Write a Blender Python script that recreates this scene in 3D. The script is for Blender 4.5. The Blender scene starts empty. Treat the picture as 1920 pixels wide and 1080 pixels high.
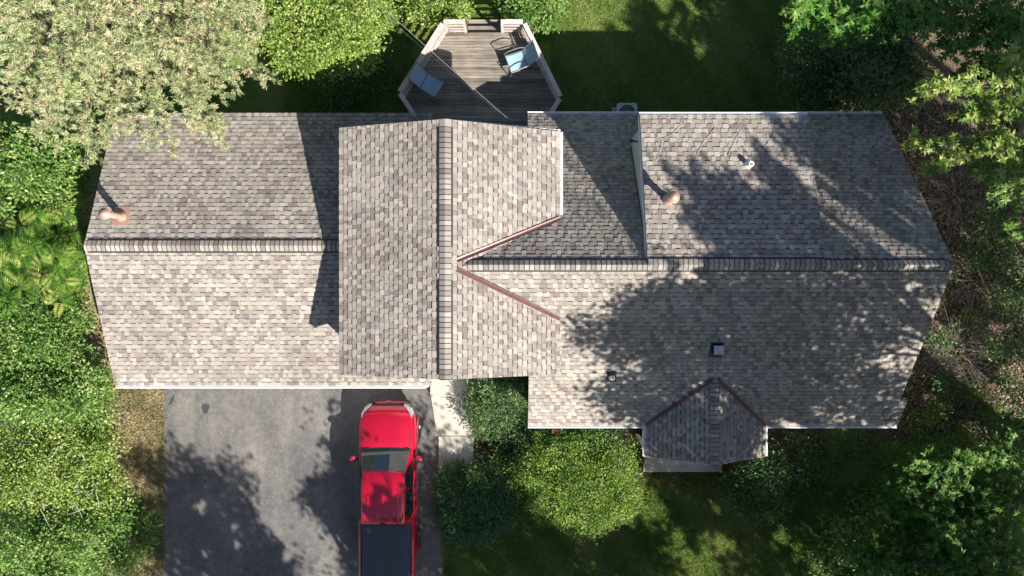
import bpy, math, random
import numpy as np
from mathutils import Vector, Matrix
random.seed(7); RNG = np.random.default_rng(7)
R = math.radians
sc = bpy.context.scene
COL = sc.collection
# ---------------------------------------------------------------- camera, sky, sun, exposure
H, F = 24.0, 1280.0
cam_d = bpy.data.cameras.new('camera'); cam = bpy.data.objects.new('camera', cam_d); COL.objects.link(cam)
cam.location = (0, 0, H); cam.rotation_euler = (0, 0, 0)
cam_d.sensor_width = 36; cam_d.lens = 24.0; cam_d.clip_end = 500; cam_d.clip_start = .1
sc.camera = cam
SX, SY = -.84, .88                       # shadow shift per metre of height
sun_el = math.atan(1/math.hypot(SX, SY)); sun_az = math.atan2(-SX, -SY)   # azimuth from +Y, clockwise
w = bpy.data.worlds.new('World'); sc.world = w; w.use_nodes = True
nt = w.node_tree; bg = nt.nodes['Background']
sky = nt.nodes.new('ShaderNodeTexSky'); sky.sky_type = 'NISHITA'; sky.sun_disc = False
sky.sun_elevation = sun_el; sky.sun_rotation = sun_az; sky.air_density = 1.0; sky.dust_density = 1.0
nt.links.new(sky.outputs[0], bg.inputs[0]); bg.inputs[1].default_value = .056
sd = bpy.data.lights.new('sun', 'SUN'); sun = bpy.data.objects.new('sun', sd); COL.objects.link(sun)
sd.energy = 5.0; sd.angle = R(.53); sd.color = (1, .94, .85)
sun.rotation_euler = Vector((SX, SY, -1)).to_track_quat('-Z', 'Y').to_euler()
sc.view_settings.view_transform = 'Standard'; sc.view_settings.look = 'None'
sc.view_settings.exposure = 1.1; sc.view_settings.gamma = 1
sc.cycles.max_bounces = 6; sc.cycles.transparent_max_bounces = 6

def P(px, py, z=0.0):
    k = (H - z)/F
    return Vector(((px-960)*k, (540-py)*k, z))

# ---------------------------------------------------------------- materials
def new_mat(name):
    m = bpy.data.materials.new(name); m.use_nodes = True
    return m, m.node_tree.nodes, m.node_tree.links, m.node_tree.nodes['Principled BSDF']
def ramp(N, stops, interp='LINEAR'):
    r = N.new('ShaderNodeValToRGB'); cr = r.color_ramp; cr.interpolation = interp
    while len(cr.elements) < len(stops): cr.elements.new(.5)
    for e, (p, c) in zip(cr.elements, stops): e.position = p; e.color = (*c, 1)
    return r
def noise(N, L, scale, detail=6, rough=.6, vec=None, dist=0):
    n = N.new('ShaderNodeTexNoise'); n.inputs['Scale'].default_value = scale
    n.inputs['Detail'].default_value = detail; n.inputs['Roughness'].default_value = rough
    n.inputs['Distortion'].default_value = dist
    if vec: L.new(vec, n.inputs['Vector'])
    return n
def geo_pos(N): return N.new('ShaderNodeNewGeometry').outputs['Position']
def mixc(N, L, fac, a, b, mode='MIX'):
    m = N.new('ShaderNodeMix'); m.data_type = 'RGBA'; m.blend_type = mode
    for s, v in ((m.inputs[0], fac), (m.inputs[6], a), (m.inputs[7], b)):
        if hasattr(v, 'is_linked'): L.new(v, s)
        elif isinstance(v, (int, float)): s.default_value = v
        else: s.default_value = (*v, 1)
    return m.outputs[2]
def math_n(N, L, op, a, b=0.0, clamp=False):
    m = N.new('ShaderNodeMath'); m.operation = op; m.use_clamp = clamp
    for s, v in ((m.inputs[0], a), (m.inputs[1], b)):
        if hasattr(v, 'is_linked'): L.new(v, s)
        else: s.default_value = v
    return m.outputs[0]
def bump(N, L, h, b, strength=.3, dist=.02):
    bn = N.new('ShaderNodeBump'); bn.inputs['Strength'].default_value = strength; bn.inputs['Distance'].default_value = dist
    L.new(h, bn.inputs['Height']); L.new(bn.outputs[0], b.inputs['Normal'])
def simple(name, c, rough=.6, metal=0, var=.12, scale=6, bmp=0, coat=0):
    m, N, L, b = new_mat(name)
    n = noise(N, L, scale, vec=geo_pos(N))
    c2 = tuple(max(0, x*(1-var)) for x in c); c3 = tuple(x*(1+var) for x in c)
    r = ramp(N, [(.3, c2), (.7, c3)]); L.new(n.outputs[0], r.inputs[0]); L.new(r.outputs[0], b.inputs['Base Color'])
    b.inputs['Roughness'].default_value = rough; b.inputs['Metallic'].default_value = metal
    b.inputs['Coat Weight'].default_value = coat; b.inputs['Coat Roughness'].default_value = .04
    if bmp: bump(N, L, n.outputs[0], b, bmp)
    return m
def leafmat(name, stops, trans=.25, rough=.5):
    m, N, L, b = new_mat(name)
    a = N.new('ShaderNodeAttribute'); a.attribute_name = 'tone'
    n = noise(N, L, 1.3, 3, vec=geo_pos(N))
    v = math_n(N, L, 'ADD', a.outputs['Fac'], math_n(N, L, 'MULTIPLY', math_n(N, L, 'SUBTRACT', n.outputs[0], .5), .7), True)
    r = ramp(N, stops); L.new(v, r.inputs[0]); L.new(r.outputs[0], b.inputs['Base Color'])
    b.inputs['Roughness'].default_value = rough; b.inputs['Specular IOR Level'].default_value = .3
    t = N.new('ShaderNodeBsdfTranslucent'); L.new(r.outputs[0], t.inputs[0])
    mx = N.new('ShaderNodeMixShader'); mx.inputs[0].default_value = trans
    L.new(b.outputs[0], mx.inputs[1]); L.new(t.outputs[0], mx.inputs[2])
    L.new(mx.outputs[0], N['Material Output'].inputs[0])
    return m

def shingle_mat(name='shingle', tint=(1, 1, 1)):
    m, N, L, b = new_mat(name)
    a = N.new('ShaderNodeAttribute'); a.attribute_name = 'tone'
    T = lambda c: tuple((.3+(x-.3)*.98 if x > .1 else x)*t for x, t in zip(c, tint))
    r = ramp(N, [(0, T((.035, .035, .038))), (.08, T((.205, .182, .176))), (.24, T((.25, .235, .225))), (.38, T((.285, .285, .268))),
                 (.54, T((.325, .312, .295))), (.70, T((.275, .25, .24))), (.82, T((.355, .335, .31))), (.93, T((.40, .375, .345)))], 'CONSTANT')
    L.new(a.outputs['Fac'], r.inputs[0])
    g = noise(N, L, 90, 2, .7, geo_pos(N)); st = noise(N, L, .6, 4, .6, geo_pos(N))
    gr = ramp(N, [(.3, (.78,)*3), (.7, (1.18,)*3)]); L.new(g.outputs[0], gr.inputs[0])
    sr = ramp(N, [(.3, (.84, .82, .80)), (.7, (1.06, 1.06, 1.06))]); L.new(st.outputs[0], sr.inputs[0])
    c = mixc(N, L, 1.0, r.outputs[0], gr.outputs[0], 'MULTIPLY'); c = mixc(N, L, 1.0, c, sr.outputs[0], 'MULTIPLY')
    L.new(c, b.inputs['Base Color']); b.inputs['Roughness'].default_value = .9; b.inputs['Specular IOR Level'].default_value = .25
    bump(N, L, g.outputs[0], b, .25, .004)
    return m
M = {}
M['shingle'] = shingle_mat(tint=(.985, .94, .895))
M['black'] = simple('black_plastic', (.018, .018, .02), .6)
M['white'] = simple('white_metal', (.80, .81, .82), .35, var=.05, scale=2)
M['offwhite'] = simple('white_pipe', (.72, .72, .7), .45, var=.06)
M['siding'] = simple('siding', (.55, .55, .53), .6, var=.05, scale=3)
M['copper'] = simple('copper_paint', (.46, .29, .23), .5, .3, var=.15, scale=9)
M['valley'] = simple('valley_metal', (.18, .10, .10), .42, .35, var=.2, scale=4)
M['steel'] = simple('steel', (.45, .46, .48), .35, .7)
M['blackmetal'] = simple('black_metal', (.03, .032, .035), .45, .4)
M['wire'] = simple('wire', (.30, .30, .30), .5, .2)
M['cable'] = simple('cable_grey', (.42, .40, .38), .6)
M['darkwire'] = simple('dark_wire', (.07, .07, .075), .5, .2)
M['glass'] = simple('window_glass', (.015, .02, .025), .05, 0, var=.1, coat=1)
M['bark'] = simple('bark', (.13, .10, .075), .9, var=.4, scale=14, bmp=.6)
M['twig'] = simple('twig', (.20, .17, .145), .9, var=.35, scale=8)
M['palewood'] = simple('pale_wood', (.55, .50, .45), .8, var=.25, scale=9)
def slab_mat():
    m, N, L, b = new_mat('concrete'); p = geo_pos(N)
    n = noise(N, L, 2.2, 8, .7, p); n2 = noise(N, L, 60, 3, .7, p)
    r = ramp(N, [(.3, (.36, .345, .30)), (.6, (.46, .44, .39)), (.8, (.51, .49, .44))]); L.new(n.outputs[0], r.inputs[0])
    r2 = ramp(N, [(.3, (.85,)*3), (.7, (1.1,)*3)]); L.new(n2.outputs[0], r2.inputs[0])
    L.new(mixc(N, L, 1.0, r.outputs[0], r2.outputs[0], 'MULTIPLY'), b.inputs['Base Color']); b.inputs['Roughness'].default_value = .85
    bump(N, L, n2.outputs[0], b, .2, .01); return m
M['concrete'] = slab_mat()
def asphalt_mat():
    m, N, L, b = new_mat('asphalt'); p = geo_pos(N)
    big = noise(N, L, .55, 5, .6, p, .4); mid = noise(N, L, 4, 8, .75, p); fine = noise(N, L, 55, 3, .8, p)
    r = ramp(N, [(.3, (.088, .086, .09)), (.5, (.122, .118, .118)), (.72, (.18, .168, .157))]); L.new(big.outputs[0], r.inputs[0])
    r2 = ramp(N, [(.3, (.78,)*3), (.7, (1.2,)*3)]); L.new(mid.outputs[0], r2.inputs[0])
    r3 = ramp(N, [(.35, (.62,)*3), (.5, (1,)*3), (.68, (1.55, 1.5, 1.4))]); L.new(fine.outputs[0], r3.inputs[0])
    c = mixc(N, L, 1.0, r.outputs[0], r2.outputs[0], 'MULTIPLY'); c = mixc(N, L, 1.0, c, r3.outputs[0], 'MULTIPLY')
    mp = N.new('ShaderNodeMapping'); mp.inputs['Scale'].default_value = (1.3, .12, 1); L.new(p, mp.inputs[0])
    tr = noise(N, L, 1.0, 4, .6, mp.outputs[0]); rt = ramp(N, [(.35, (.80, .80, .82)), (.65, (1.14, 1.12, 1.08))]); L.new(tr.outputs[0], rt.inputs[0])
    c = mixc(N, L, 1.0, c, rt.outputs[0], 'MULTIPLY')
    # fine craze cracks
    v = N.new('ShaderNodeTexVoronoi'); v.feature = 'DISTANCE_TO_EDGE'; v.inputs['Scale'].default_value = 5.5
    wn = noise(N, L, 3, 4, .6, p)
    vv = N.new('ShaderNodeVectorMath'); vv.operation = 'ADD'; L.new(p, vv.inputs[0]); L.new(wn.outputs['Color'], vv.inputs[1]); L.new(vv.outputs[0], v.inputs['Vector'])
    cr = ramp(N, [(0, (1, 1, 1)), (.045, (0, 0, 0))]); L.new(v.outputs['Distance'], cr.inputs[0])
    gate = ramp(N, [(.42, (0, 0, 0)), (.6, (.55,)*3)]); L.new(mid.outputs[0], gate.inputs[0])
    f = math_n(N, L, 'MULTIPLY', cr.outputs[0], gate.outputs[0])
    c = mixc(N, L, f, c, (.30, .275, .24))
    L.new(c, b.inputs['Base Color']); b.inputs['Roughness'].default_value = .85; bump(N, L, fine.outputs[0], b, .35, .012)
    return m
M['asphalt'] = asphalt_mat()
M['tar'] = simple('tar', (.045, .043, .045), .6, var=.3, scale=20)
M['crack'] = simple('crack_fill', (.10, .095, .085), .9, var=.5, scale=12)
def wood_mat(name, dark, light, sx=1.2, sy=22):
    m, N, L, b = new_mat(name); p = geo_pos(N)
    mp = N.new('ShaderNodeMapping'); mp.inputs['Scale'].default_value = (sx, sy, sx); L.new(p, mp.inputs[0])
    n = noise(N, L, 1.0, 8, .7, mp.outputs[0]); big = noise(N, L, 1.1, 5, .6, p)
    a = N.new('ShaderNodeAttribute'); a.attribute_name = 'tone'
    s = math_n(N, L, 'ADD', math_n(N, L, 'MULTIPLY', n.outputs[0], .6), math_n(N, L, 'MULTIPLY', big.outputs[0], .4))
    s = math_n(N, L, 'ADD', s, math_n(N, L, 'MULTIPLY', math_n(N, L, 'SUBTRACT', a.outputs['Fac'], .5), .13))
    r = ramp(N, [(.3, dark), (.52, tuple((x+y)/2 for x, y in zip(dark, light))), (.66, light)]); L.new(s, r.inputs[0])
    L.new(r.outputs[0], b.inputs['Base Color']); b.inputs['Roughness'].default_value = .85; bump(N, L, n.outputs[0], b, .3, .01)
    return m
M['deck'] = wood_mat('deck_wood', (.042, .036, .031), (.36, .31, .255))
M['rail'] = wood_mat('rail_wood', (.34, .28, .26), (.62, .55, .53), 5, 5)
def ground_mat():
    m, N, L, b = new_mat('lawn'); p = geo_pos(N)
    sep = N.new('ShaderNodeSeparateXYZ'); L.new(p, sep.inputs[0]); X, Y = sep.outputs[0], sep.outputs[1]
    big = noise(N, L, .5, 5, .65, p); mid = noise(N, L, 3.5, 7, .7, p); fine = noise(N, L, 28, 4, .8, p)
    r = ramp(N, [(.32, (.075, .145, .028)), (.5, (.13, .20, .045)), (.66, (.20, .25, .08)), (.8, (.32, .27, .16))])
    s = math_n(N, L, 'ADD', math_n(N, L, 'MULTIPLY', big.outputs[0], .5), math_n(N, L, 'MULTIPLY', mid.outputs[0], .5)); L.new(s, r.inputs[0])
    litter = ramp(N, [(.32, (.035, .026, .018)), (.5, (.12, .09, .06)), (.62, (.24, .18, .12)), (.75, (.38, .31, .22))])
    L.new(math_n(N, L, 'ADD', math_n(N, L, 'MULTIPLY', mid.outputs[0], .45), math_n(N, L, 'MULTIPLY', fine.outputs[0], .55)), litter.inputs[0])
    tan = ramp(N, [(.3, (.14, .10, .055)), (.55, (.36, .28, .17)), (.75, (.50, .42, .28))]); L.new(math_n(N, L, 'ADD', math_n(N, L, 'MULTIPLY', mid.outputs[0], .5), math_n(N, L, 'MULTIPLY', fine.outputs[0], .5)), tan.inputs[0])
    wob = math_n(N, L, 'MULTIPLY', math_n(N, L, 'SUBTRACT', mid.outputs[0], .5), 3.5)
    wob2 = math_n(N, L, 'MULTIPLY', math_n(N, L, 'SUBTRACT', big.outputs[0], .5), 3.0)
    xw = math_n(N, L, 'ADD', math_n(N, L, 'ADD', X, wob), wob2)
    def sstep(v, lo, hi):
        mr = N.new('ShaderNodeMapRange'); mr.interpolation_type = 'SMOOTHSTEP'; L.new(v, mr.inputs[0]); mr.inputs[1].default_value = lo; mr.inputs[2].default_value = hi; return mr.outputs[0]
    right = sstep(xw, 11.2, 12.6)
    low = sstep(math_n(N, L, 'ADD', Y, wob), -5.6, -4.2)
    c = mixc(N, L, math_n(N, L, 'MULTIPLY', right, low), r.outputs[0], litter.outputs[0])
    left = math_n(N, L, 'MULTIPLY', sstep(math_n(N, L, 'MULTIPLY', xw, -1), 11.6, 12.4), math_n(N, L, 'SUBTRACT', 1.0, sstep(math_n(N, L, 'ADD', Y, wob), 3, 5)))
    south = sstep(math_n(N, L, 'ADD', Y, math_n(N, L, 'MULTIPLY', wob, .8)), -8.5, -6.5)
    c = mixc(N, L, math_n(N, L, 'MULTIPLY', left, south), c, tan.outputs[0])
    # bare soil bed in front of the house
    bed = math_n(N, L, 'MULTIPLY', sstep(math_n(N, L, 'ADD', Y, math_n(N, L, 'MULTIPLY', wob, .25)), -7.2, -6.8), sstep(math_n(N, L, 'MULTIPLY', Y, -1), 2.0, 2.2))
    bed = math_n(N, L, 'MULTIPLY', bed, math_n(N, L, 'MULTIPLY', sstep(X, -2.2, -2.0), math_n(N, L, 'SUBTRACT', 1.0, sstep(X, 10.8, 11.4))))
    c = mixc(N, L, bed, c, mixc(N, L, .55, litter.outputs[0], (.03, .022, .015)))
    fr = ramp(N, [(.3, (.55,)*3), (.7, (1.35,)*3)]); L.new(fine.outputs[0], fr.inputs[0])
    c = mixc(N, L, 1.0, c, fr.outputs[0], 'MULTIPLY')
    L.new(c, b.inputs['Base Color']); b.inputs['Roughness'].default_value = .95; b.inputs['Specular IOR Level'].default_value = .1
    bump(N, L, fine.outputs[0], b, .7, .05)
    return m
M['ground'] = ground_mat()
G = lambda *c: list(c)
M['leaf_dark'] = leafmat('leaf_dark', [(.1, (.025, .07, .018)), (.5, (.06, .14, .035)), (.9, (.14, .24, .07))])
M['leaf_mid'] = leafmat('leaf_mid', [(.08, (.045, .13, .02)), (.45, (.13, .25, .05)), (.7, (.22, .34, .08)), (.92, (.36, .44, .16))], .3)
M['leaf_bright'] = leafmat('leaf_bright', [(.08, (.09, .17, .025)), (.45, (.19, .30, .05)), (.7, (.30, .40, .09)), (.92, (.46, .50, .19))], .3)
M['leaf_blue'] = leafmat('leaf_blue', [(.1, (.035, .085, .03)), (.5, (.09, .17, .055)), (.9, (.20, .29, .11))])
M['leaf_maple'] = leafmat('leaf_maple', [(.1, (.04, .14, .02)), (.5, (.10, .25, .035)), (.9, (.24, .38, .08))], .35)
M['leaf_sumac'] = leafmat('leaf_sumac', [(.08, (.03, .09, .012)), (.4, (.09, .21, .03)), (.65, (.20, .33, .05)), (.92, (.50, .52, .15))], .25)
M['leaf_pine'] = leafmat('leaf_pine', [(.08, (.16, .22, .10)), (.35, (.34, .40, .19)), (.6, (.50, .53, .28)), (.78, (.60, .56, .36)), (.92, (.50, .37, .24))], .15, .6)
M['leaf_spray'] = leafmat('leaf_spray', [(.1, (.09, .20, .03)), (.5, (.24, .35, .06)), (.9, (.46, .50, .16))], .3)
M['leaf_yew'] = leafmat('leaf_yew', [(.1, (.03, .085, .01)), (.45, (.11, .21, .025)), (.7, (.20, .31, .04)), (.92, (.36, .44, .09))], .2)
M['leaf_juniper'] = leafmat('leaf_juniper', [(.1, (.03, .09, .035)), (.5, (.06, .15, .055)), (.9, (.15, .26, .09))], .15)
M['leaf_shade'] = leafmat('leaf_shade', [(.1, (.03, .07, .02)), (.9, (.10, .18, .05))], .2)
M['grass'] = leafmat('grass', [(.1, (.08, .15, .03)), (.4, (.16, .25, .05)), (.65, (.28, .33, .09)), (.9, (.44, .42, .18))], .3)
M['drygrass'] = leafmat('dry_grass', [(.1, (.12, .14, .04)), (.5, (.34, .28, .15)), (.9, (.50, .42, .26))], .2)
M['litter'] = leafmat('litter', [(.1, (.06, .04, .025)), (.5, (.19, .13, .08)), (.9, (.42, .34, .25))], .1)
M['redleaf'] = leafmat('red_leaf', [(.1, (.20, .04, .02)), (.9, (.40, .12, .06))], .2)

# ---------------------------------------------------------------- mesh helpers
class MB:
    def __init__(s): s.v = []; s.f = []; s.t = []
    def poly(s, pts, tone=.5):
        i = len(s.v); s.v += [tuple(p) for p in pts]; s.f.append(tuple(range(i, i+len(pts)))); s.t.append(tone)
    def hexa(s, b, t, tone=.5):          # bottom ring, top ring of equal length
        i = len(s.v); n = len(b); s.v += [tuple(p) for p in b] + [tuple(p) for p in t]
        s.f.append(tuple(range(i+n-1, i-1, -1))); s.f.append(tuple(range(i+n, i+2*n)))
        for k in range(n): j = (k+1) % n; s.f.append((i+k, i+j, i+n+j, i+n+k))
        s.t += [tone]*(n+2)
    def box(s, x0, x1, y0, y1, z0, z1, tone=.5):
        c = [(x0, y0), (x1, y0), (x1, y1), (x0, y1)]
        s.hexa([(x, y, z0) for x, y in c], [(x, y, z1) for x, y in c], tone)
    def bar(s, a, b, w, h, up=(0, 0, 1), tone=.5):   # beam from a to b, width w, height h (centred)
        a, b = Vector(a), Vector(b); d = (b-a).normalized(); u = Vector(up); sd_ = d.cross(u).normalized(); u = sd_.cross(d).normalized()
        q = [(-.5, -.5), (.5, -.5), (.5, .5), (-.5, .5)]
        s.hexa([a+sd_*w*x+u*h*y for x, y in q], [b+sd_*w*x+u*h*y for x, y in q], tone)
    def tube(s, pts, rs, n=8, caps=True, tone=.5):
        pts = [Vector(p) for p in pts]
        if not hasattr(rs, '__len__'): rs = [rs]*len(pts)
        i0 = len(s.v); ref = None
        for k, p in enumerate(pts):
            d = (pts[min(k+1, len(pts)-1)] - pts[max(k-1, 0)]).normalized()
            if ref is None: ref = Vector((0, 0, 1)) if abs(d.z) < .9 else Vector((1, 0, 0))
            a = d.cross(ref).normalized(); b = a.cross(d).normalized(); ref = b
            for q in range(n):
                th = 2*math.pi*q/n; s.v.append(tuple(p + (a*math.cos(th)+b*math.sin(th))*rs[k]))
        for k in range(len(pts)-1):
            for q in range(n):
                a, b = i0+k*n+q, i0+k*n+(q+1) % n; s.f.append((a, b, b+n, a+n)); s.t.append(tone)
        if caps:
            s.f.append(tuple(range(i0+n-1, i0-1, -1))); s.f.append(tuple(range(i0+(len(pts)-1)*n, i0+len(pts)*n))); s.t += [tone]*2
    def grid(s, rows, tone=.5, closed=False):
        i = len(s.v); n = len(rows[0])
        for r in rows: s.v += [tuple(p) for p in r]
        for a in range(len(rows)-1):
            for b in range(n if closed else n-1):
                c = (b+1) % n; s.f.append((i+a*n+b, i+a*n+c, i+(a+1)*n+c, i+(a+1)*n+b)); s.t.append(tone)
    def build(s, name, mat, parent=None, smooth=False, loc=None, bevel=0):
        me = bpy.data.meshes.new(name)
        off = Vector(parent['_loc']) if parent is not None and '_loc' in parent.keys() else Vector((0, 0, 0))
        if loc is not None: off = off + Vector(loc)
        me.from_pydata([tuple(Vector(v)-off) for v in s.v], [], s.f)
        a = me.attributes.new('tone', 'FLOAT', 'FACE'); a.data.foreach_set('value', s.t)
        if smooth: me.polygons.foreach_set('use_smooth', [True]*len(me.polygons))
        me.materials.append(mat); me.update()
        o = bpy.data.objects.new(name, me); COL.objects.link(o)
        if loc is not None: o.location = loc
        if parent is not None:
            o.parent = parent
            if '_loc' in parent.keys(): o['_loc'] = list(parent['_loc'])
        if bevel:
            b = o.modifiers.new('bevel', 'BEVEL'); b.width = bevel; b.segments = 2; b.limit_method = 'ANGLE'
        return o
def tag(o, label=None, cat=None, group=None, kind=None):
    if label: o['label'] = label
    if cat: o['category'] = cat
    if group: o['group'] = group
    if kind: o['kind'] = kind
    return o
def empty(name, loc, label, cat, group=None):
    o = bpy.data.objects.new(name, None); COL.objects.link(o); o.location = loc; o['_loc'] = list(loc); o.empty_display_size = .2
    return tag(o, label, cat, group)
def np_mesh(name, V, nper, T, mat, parent=None):
    """V (N*nper,3) separate polygons of nper vertices; T tone per polygon"""
    V = np.asarray(V, dtype=np.float32).reshape(-1, 3)
    if parent is not None: V = V - np.array(parent['_loc'], dtype=np.float32)
    n = len(V)//nper
    me = bpy.data.meshes.new(name); me.vertices.add(n*nper); me.vertices.foreach_set('co', V.ravel())
    me.loops.add(n*nper); me.loops.foreach_set('vertex_index', np.arange(n*nper, dtype=np.int32))
    me.polygons.add(n); me.polygons.foreach_set('loop_start', np.arange(0, n*nper, nper, dtype=np.int32))
    me.polygons.foreach_set('loop_total', np.full(n, nper, dtype=np.int32))
    a = me.attributes.new('tone', 'FLOAT', 'FACE'); a.data.foreach_set('value', np.asarray(T, dtype=np.float32))
    me.materials.append(mat); me.update(calc_edges=True)
    o = bpy.data.objects.new(name, me); COL.objects.link(o)
    if parent is not None: o.parent = parent
    return o

def clip_poly(poly, a, b, c):     # keep a*x+b*y+c >= 0
    out = []
    for i in range(len(poly)):
        p, q = poly[i], poly[(i+1) % len(poly)]; dp = a*p[0]+b*p[1]+c; dq = a*q[0]+b*q[1]+c
        if dp >= 0: out.append(p)
        if (dp >= 0) != (dq >= 0):
            t = dp/((dp-dq) or 1e-9); out.append((p[0]+t*(q[0]-p[0]), p[1]+t*(q[1]-p[1])))
    return out
def clip_convex(poly, cl):
    area = sum(cl[i][0]*cl[(i+1) % len(cl)][1]-cl[(i+1) % len(cl)][0]*cl[i][1] for i in range(len(cl)))
    if area < 0: cl = cl[::-1]
    for i in range(len(cl)):
        (x0, y0), (x1, y1) = cl[i], cl[(i+1) % len(cl)]
        a, b = -(y1-y0), (x1-x0); c = -(a*x0+b*y0)
        poly = clip_poly(poly, a, b, c)
        if len(poly) < 3: return []
    return poly

TONES = [.1, .15, .28, .3, .42, .45, .5, .6, .6, .73, .75, .85, .87, .96]
def shingles(mb, pts, row=.1425, seed=0, org=None):
    """lay shingle courses over a convex roof plane"""
    rnd = random.Random(seed)
    pts = [Vector(p) for p in pts]
    n = Vector((0, 0, 0))
    for i in range(len(pts)): n += (pts[i]-pts[0]).cross(pts[(i+1) % len(pts)]-pts[0])
    n.normalize()
    if n.z < 0: n = -n
    u = Vector((0, 0, 1)).cross(n).normalized(); v = n.cross(u).normalized()
    if v.z < 0: v = -v; u = -u
    o = Vector(org) if org else min(pts, key=lambda p: p.z)
    q = [((p-o).dot(u), (p-o).dot(v)) for p in pts]
    W = lambda x, y, h: o + u*x + v*y + n*h
    # deck sheet under the shingles with thickness
    mb.hexa([W(x, y, -.06) for x, y in q], [W(x, y, -.002) for x, y in q], .3)
    u0, u1 = min(p[0] for p in q), max(p[0] for p in q); vm = max(p[1] for p in q)
    k = 0; y = row*math.floor(min(p[1] for p in q)/row+.001)
    while y < vm:
        x = u0 - rnd.random()*.3; tooth = rnd.random() < .5
        drift = rnd.uniform(-.003, .003)
        while x < u1:
            wd = rnd.choice([.09, .12, .14, .16, .19]) * rnd.uniform(.85, 1.15)
            if not tooth: wd *= .95
            x1_ = x+wd; tone = rnd.choice(TONES)
            if tooth and rnd.random() < .35: tone = rnd.choice([.75, .85, .87, .96, .6])
            pc = clip_convex([(x, y+drift), (x1_, y+drift), (x1_, y+row+.002), (x, y+row+.002)], q)
            if len(pc) >= 3:
                lo = .021 if tooth else .010; hi = .006 if tooth else .002
                hh = lambda yy: lo + (hi-lo)*(yy-y)/row
                top = [W(a, b, hh(b)) for a, b in pc]; bot = [W(a, b, -.001) for a, b in pc]
                i = len(mb.v); m_ = len(pc); mb.v += [tuple(p) for p in top]+[tuple(p) for p in bot]
                mb.f.append(tuple(range(i, i+m_))); mb.t.append(tone)
                for a in range(m_):
                    b = (a+1) % m_; mb.f.append((i+b, i+a, i+m_+a, i+m_+b)); mb.t.append(.1)
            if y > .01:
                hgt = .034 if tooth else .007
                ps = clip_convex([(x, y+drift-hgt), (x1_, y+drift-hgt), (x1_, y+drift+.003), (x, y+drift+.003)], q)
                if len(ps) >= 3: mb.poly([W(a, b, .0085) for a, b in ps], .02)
            x = x1_; tooth = not tooth if rnd.random() < .96 else tooth
        y += row; k += 1
    return n

# ---------------------------------------------------------------- foliage helpers
def unit(a): return a/np.maximum(np.linalg.norm(a, axis=1, keepdims=True), 1e-6)
def rand_dirs(n): return unit(RNG.normal(size=(n, 3)))
def leaves(pos, axis, nrm, ln, wd, fold=.12):
    """diamond leaves: base, left, tip, right"""
    axis = unit(axis); side = unit(np.cross(axis, nrm)); up = np.cross(side, axis)
    ln = ln[:, None]; wd = wd[:, None]
    a = pos; tip = pos+axis*ln - up*ln*fold
    l = pos+axis*ln*.45+side*wd*.5 + up*wd*.12; r = pos+axis*ln*.45-side*wd*.5 + up*wd*.12
    return np.stack([a, l, tip, r], 1).reshape(-1, 3)
def lobe_leaves(lobes, dens, size, clump=.22, per=26, upb=.45, up_n=.8, aspect=.55, spread=None, solid=.35):
    """lobes: (x,y,z,rx,ry,rz). clumps on the shell of every lobe, leaves round each clump"""
    Ps, As, Ns, Ls, Ts = [], [], [], [], []
    for (x, y, z, rx, ry, rz) in lobes:
        area = 4*math.pi*((rx*ry)**1.6/3+(rx*rz)**1.6/3+(ry*rz)**1.6/3)**(1/1.6)
        nc = max(6, int(area*dens))
        d = rand_dirs(nc); d[:, 2] = np.where(RNG.random(nc) < upb, np.abs(d[:, 2]), d[:, 2])
        lump = 1 + .16*np.sin(d[:, 0]*5+x*3)*np.cos(d[:, 1]*6+y*2) + .09*np.sin(d[:, 2]*9+d[:, 0]*7+z)
        rad = np.where(RNG.random(nc) < solid, RNG.uniform(.45, .95, nc), RNG.uniform(.88, 1.06, nc))*lump
        c = np.array([x, y, z]) + d*rad[:, None]*np.array([rx, ry, rz])
        ct = RNG.normal(.5, .23, nc)
        n = nc*per
        cc = np.repeat(c, per, 0); dd = np.repeat(d, per, 0)
        off = RNG.normal(size=(n, 3))*clump*np.array([1, 1, .6])
        p = cc+off
        ax = unit(unit(off)*.9 + dd*.5 + RNG.normal(size=(n, 3))*.5)
        nn = unit(dd*.5 + np.array([0, 0, up_n]) + RNG.normal(size=(n, 3))*.45)
        Ps.append(p); As.append(ax); Ns.append(nn); Ls.append(size*RNG.uniform(.65, 1.3, n)); Ts.append(np.clip(np.repeat(ct, per)+RNG.normal(0, .14, n), 0, 1))
    p, a, nn, l, t = map(np.concatenate, (Ps, As, Ns, Ls, Ts))
    k = p[:, 2] > .03
    p, a, nn, l, t = p[k], a[k], nn[k], l[k], t[k]
    return leaves(p, a, nn, l, l*aspect), t
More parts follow.
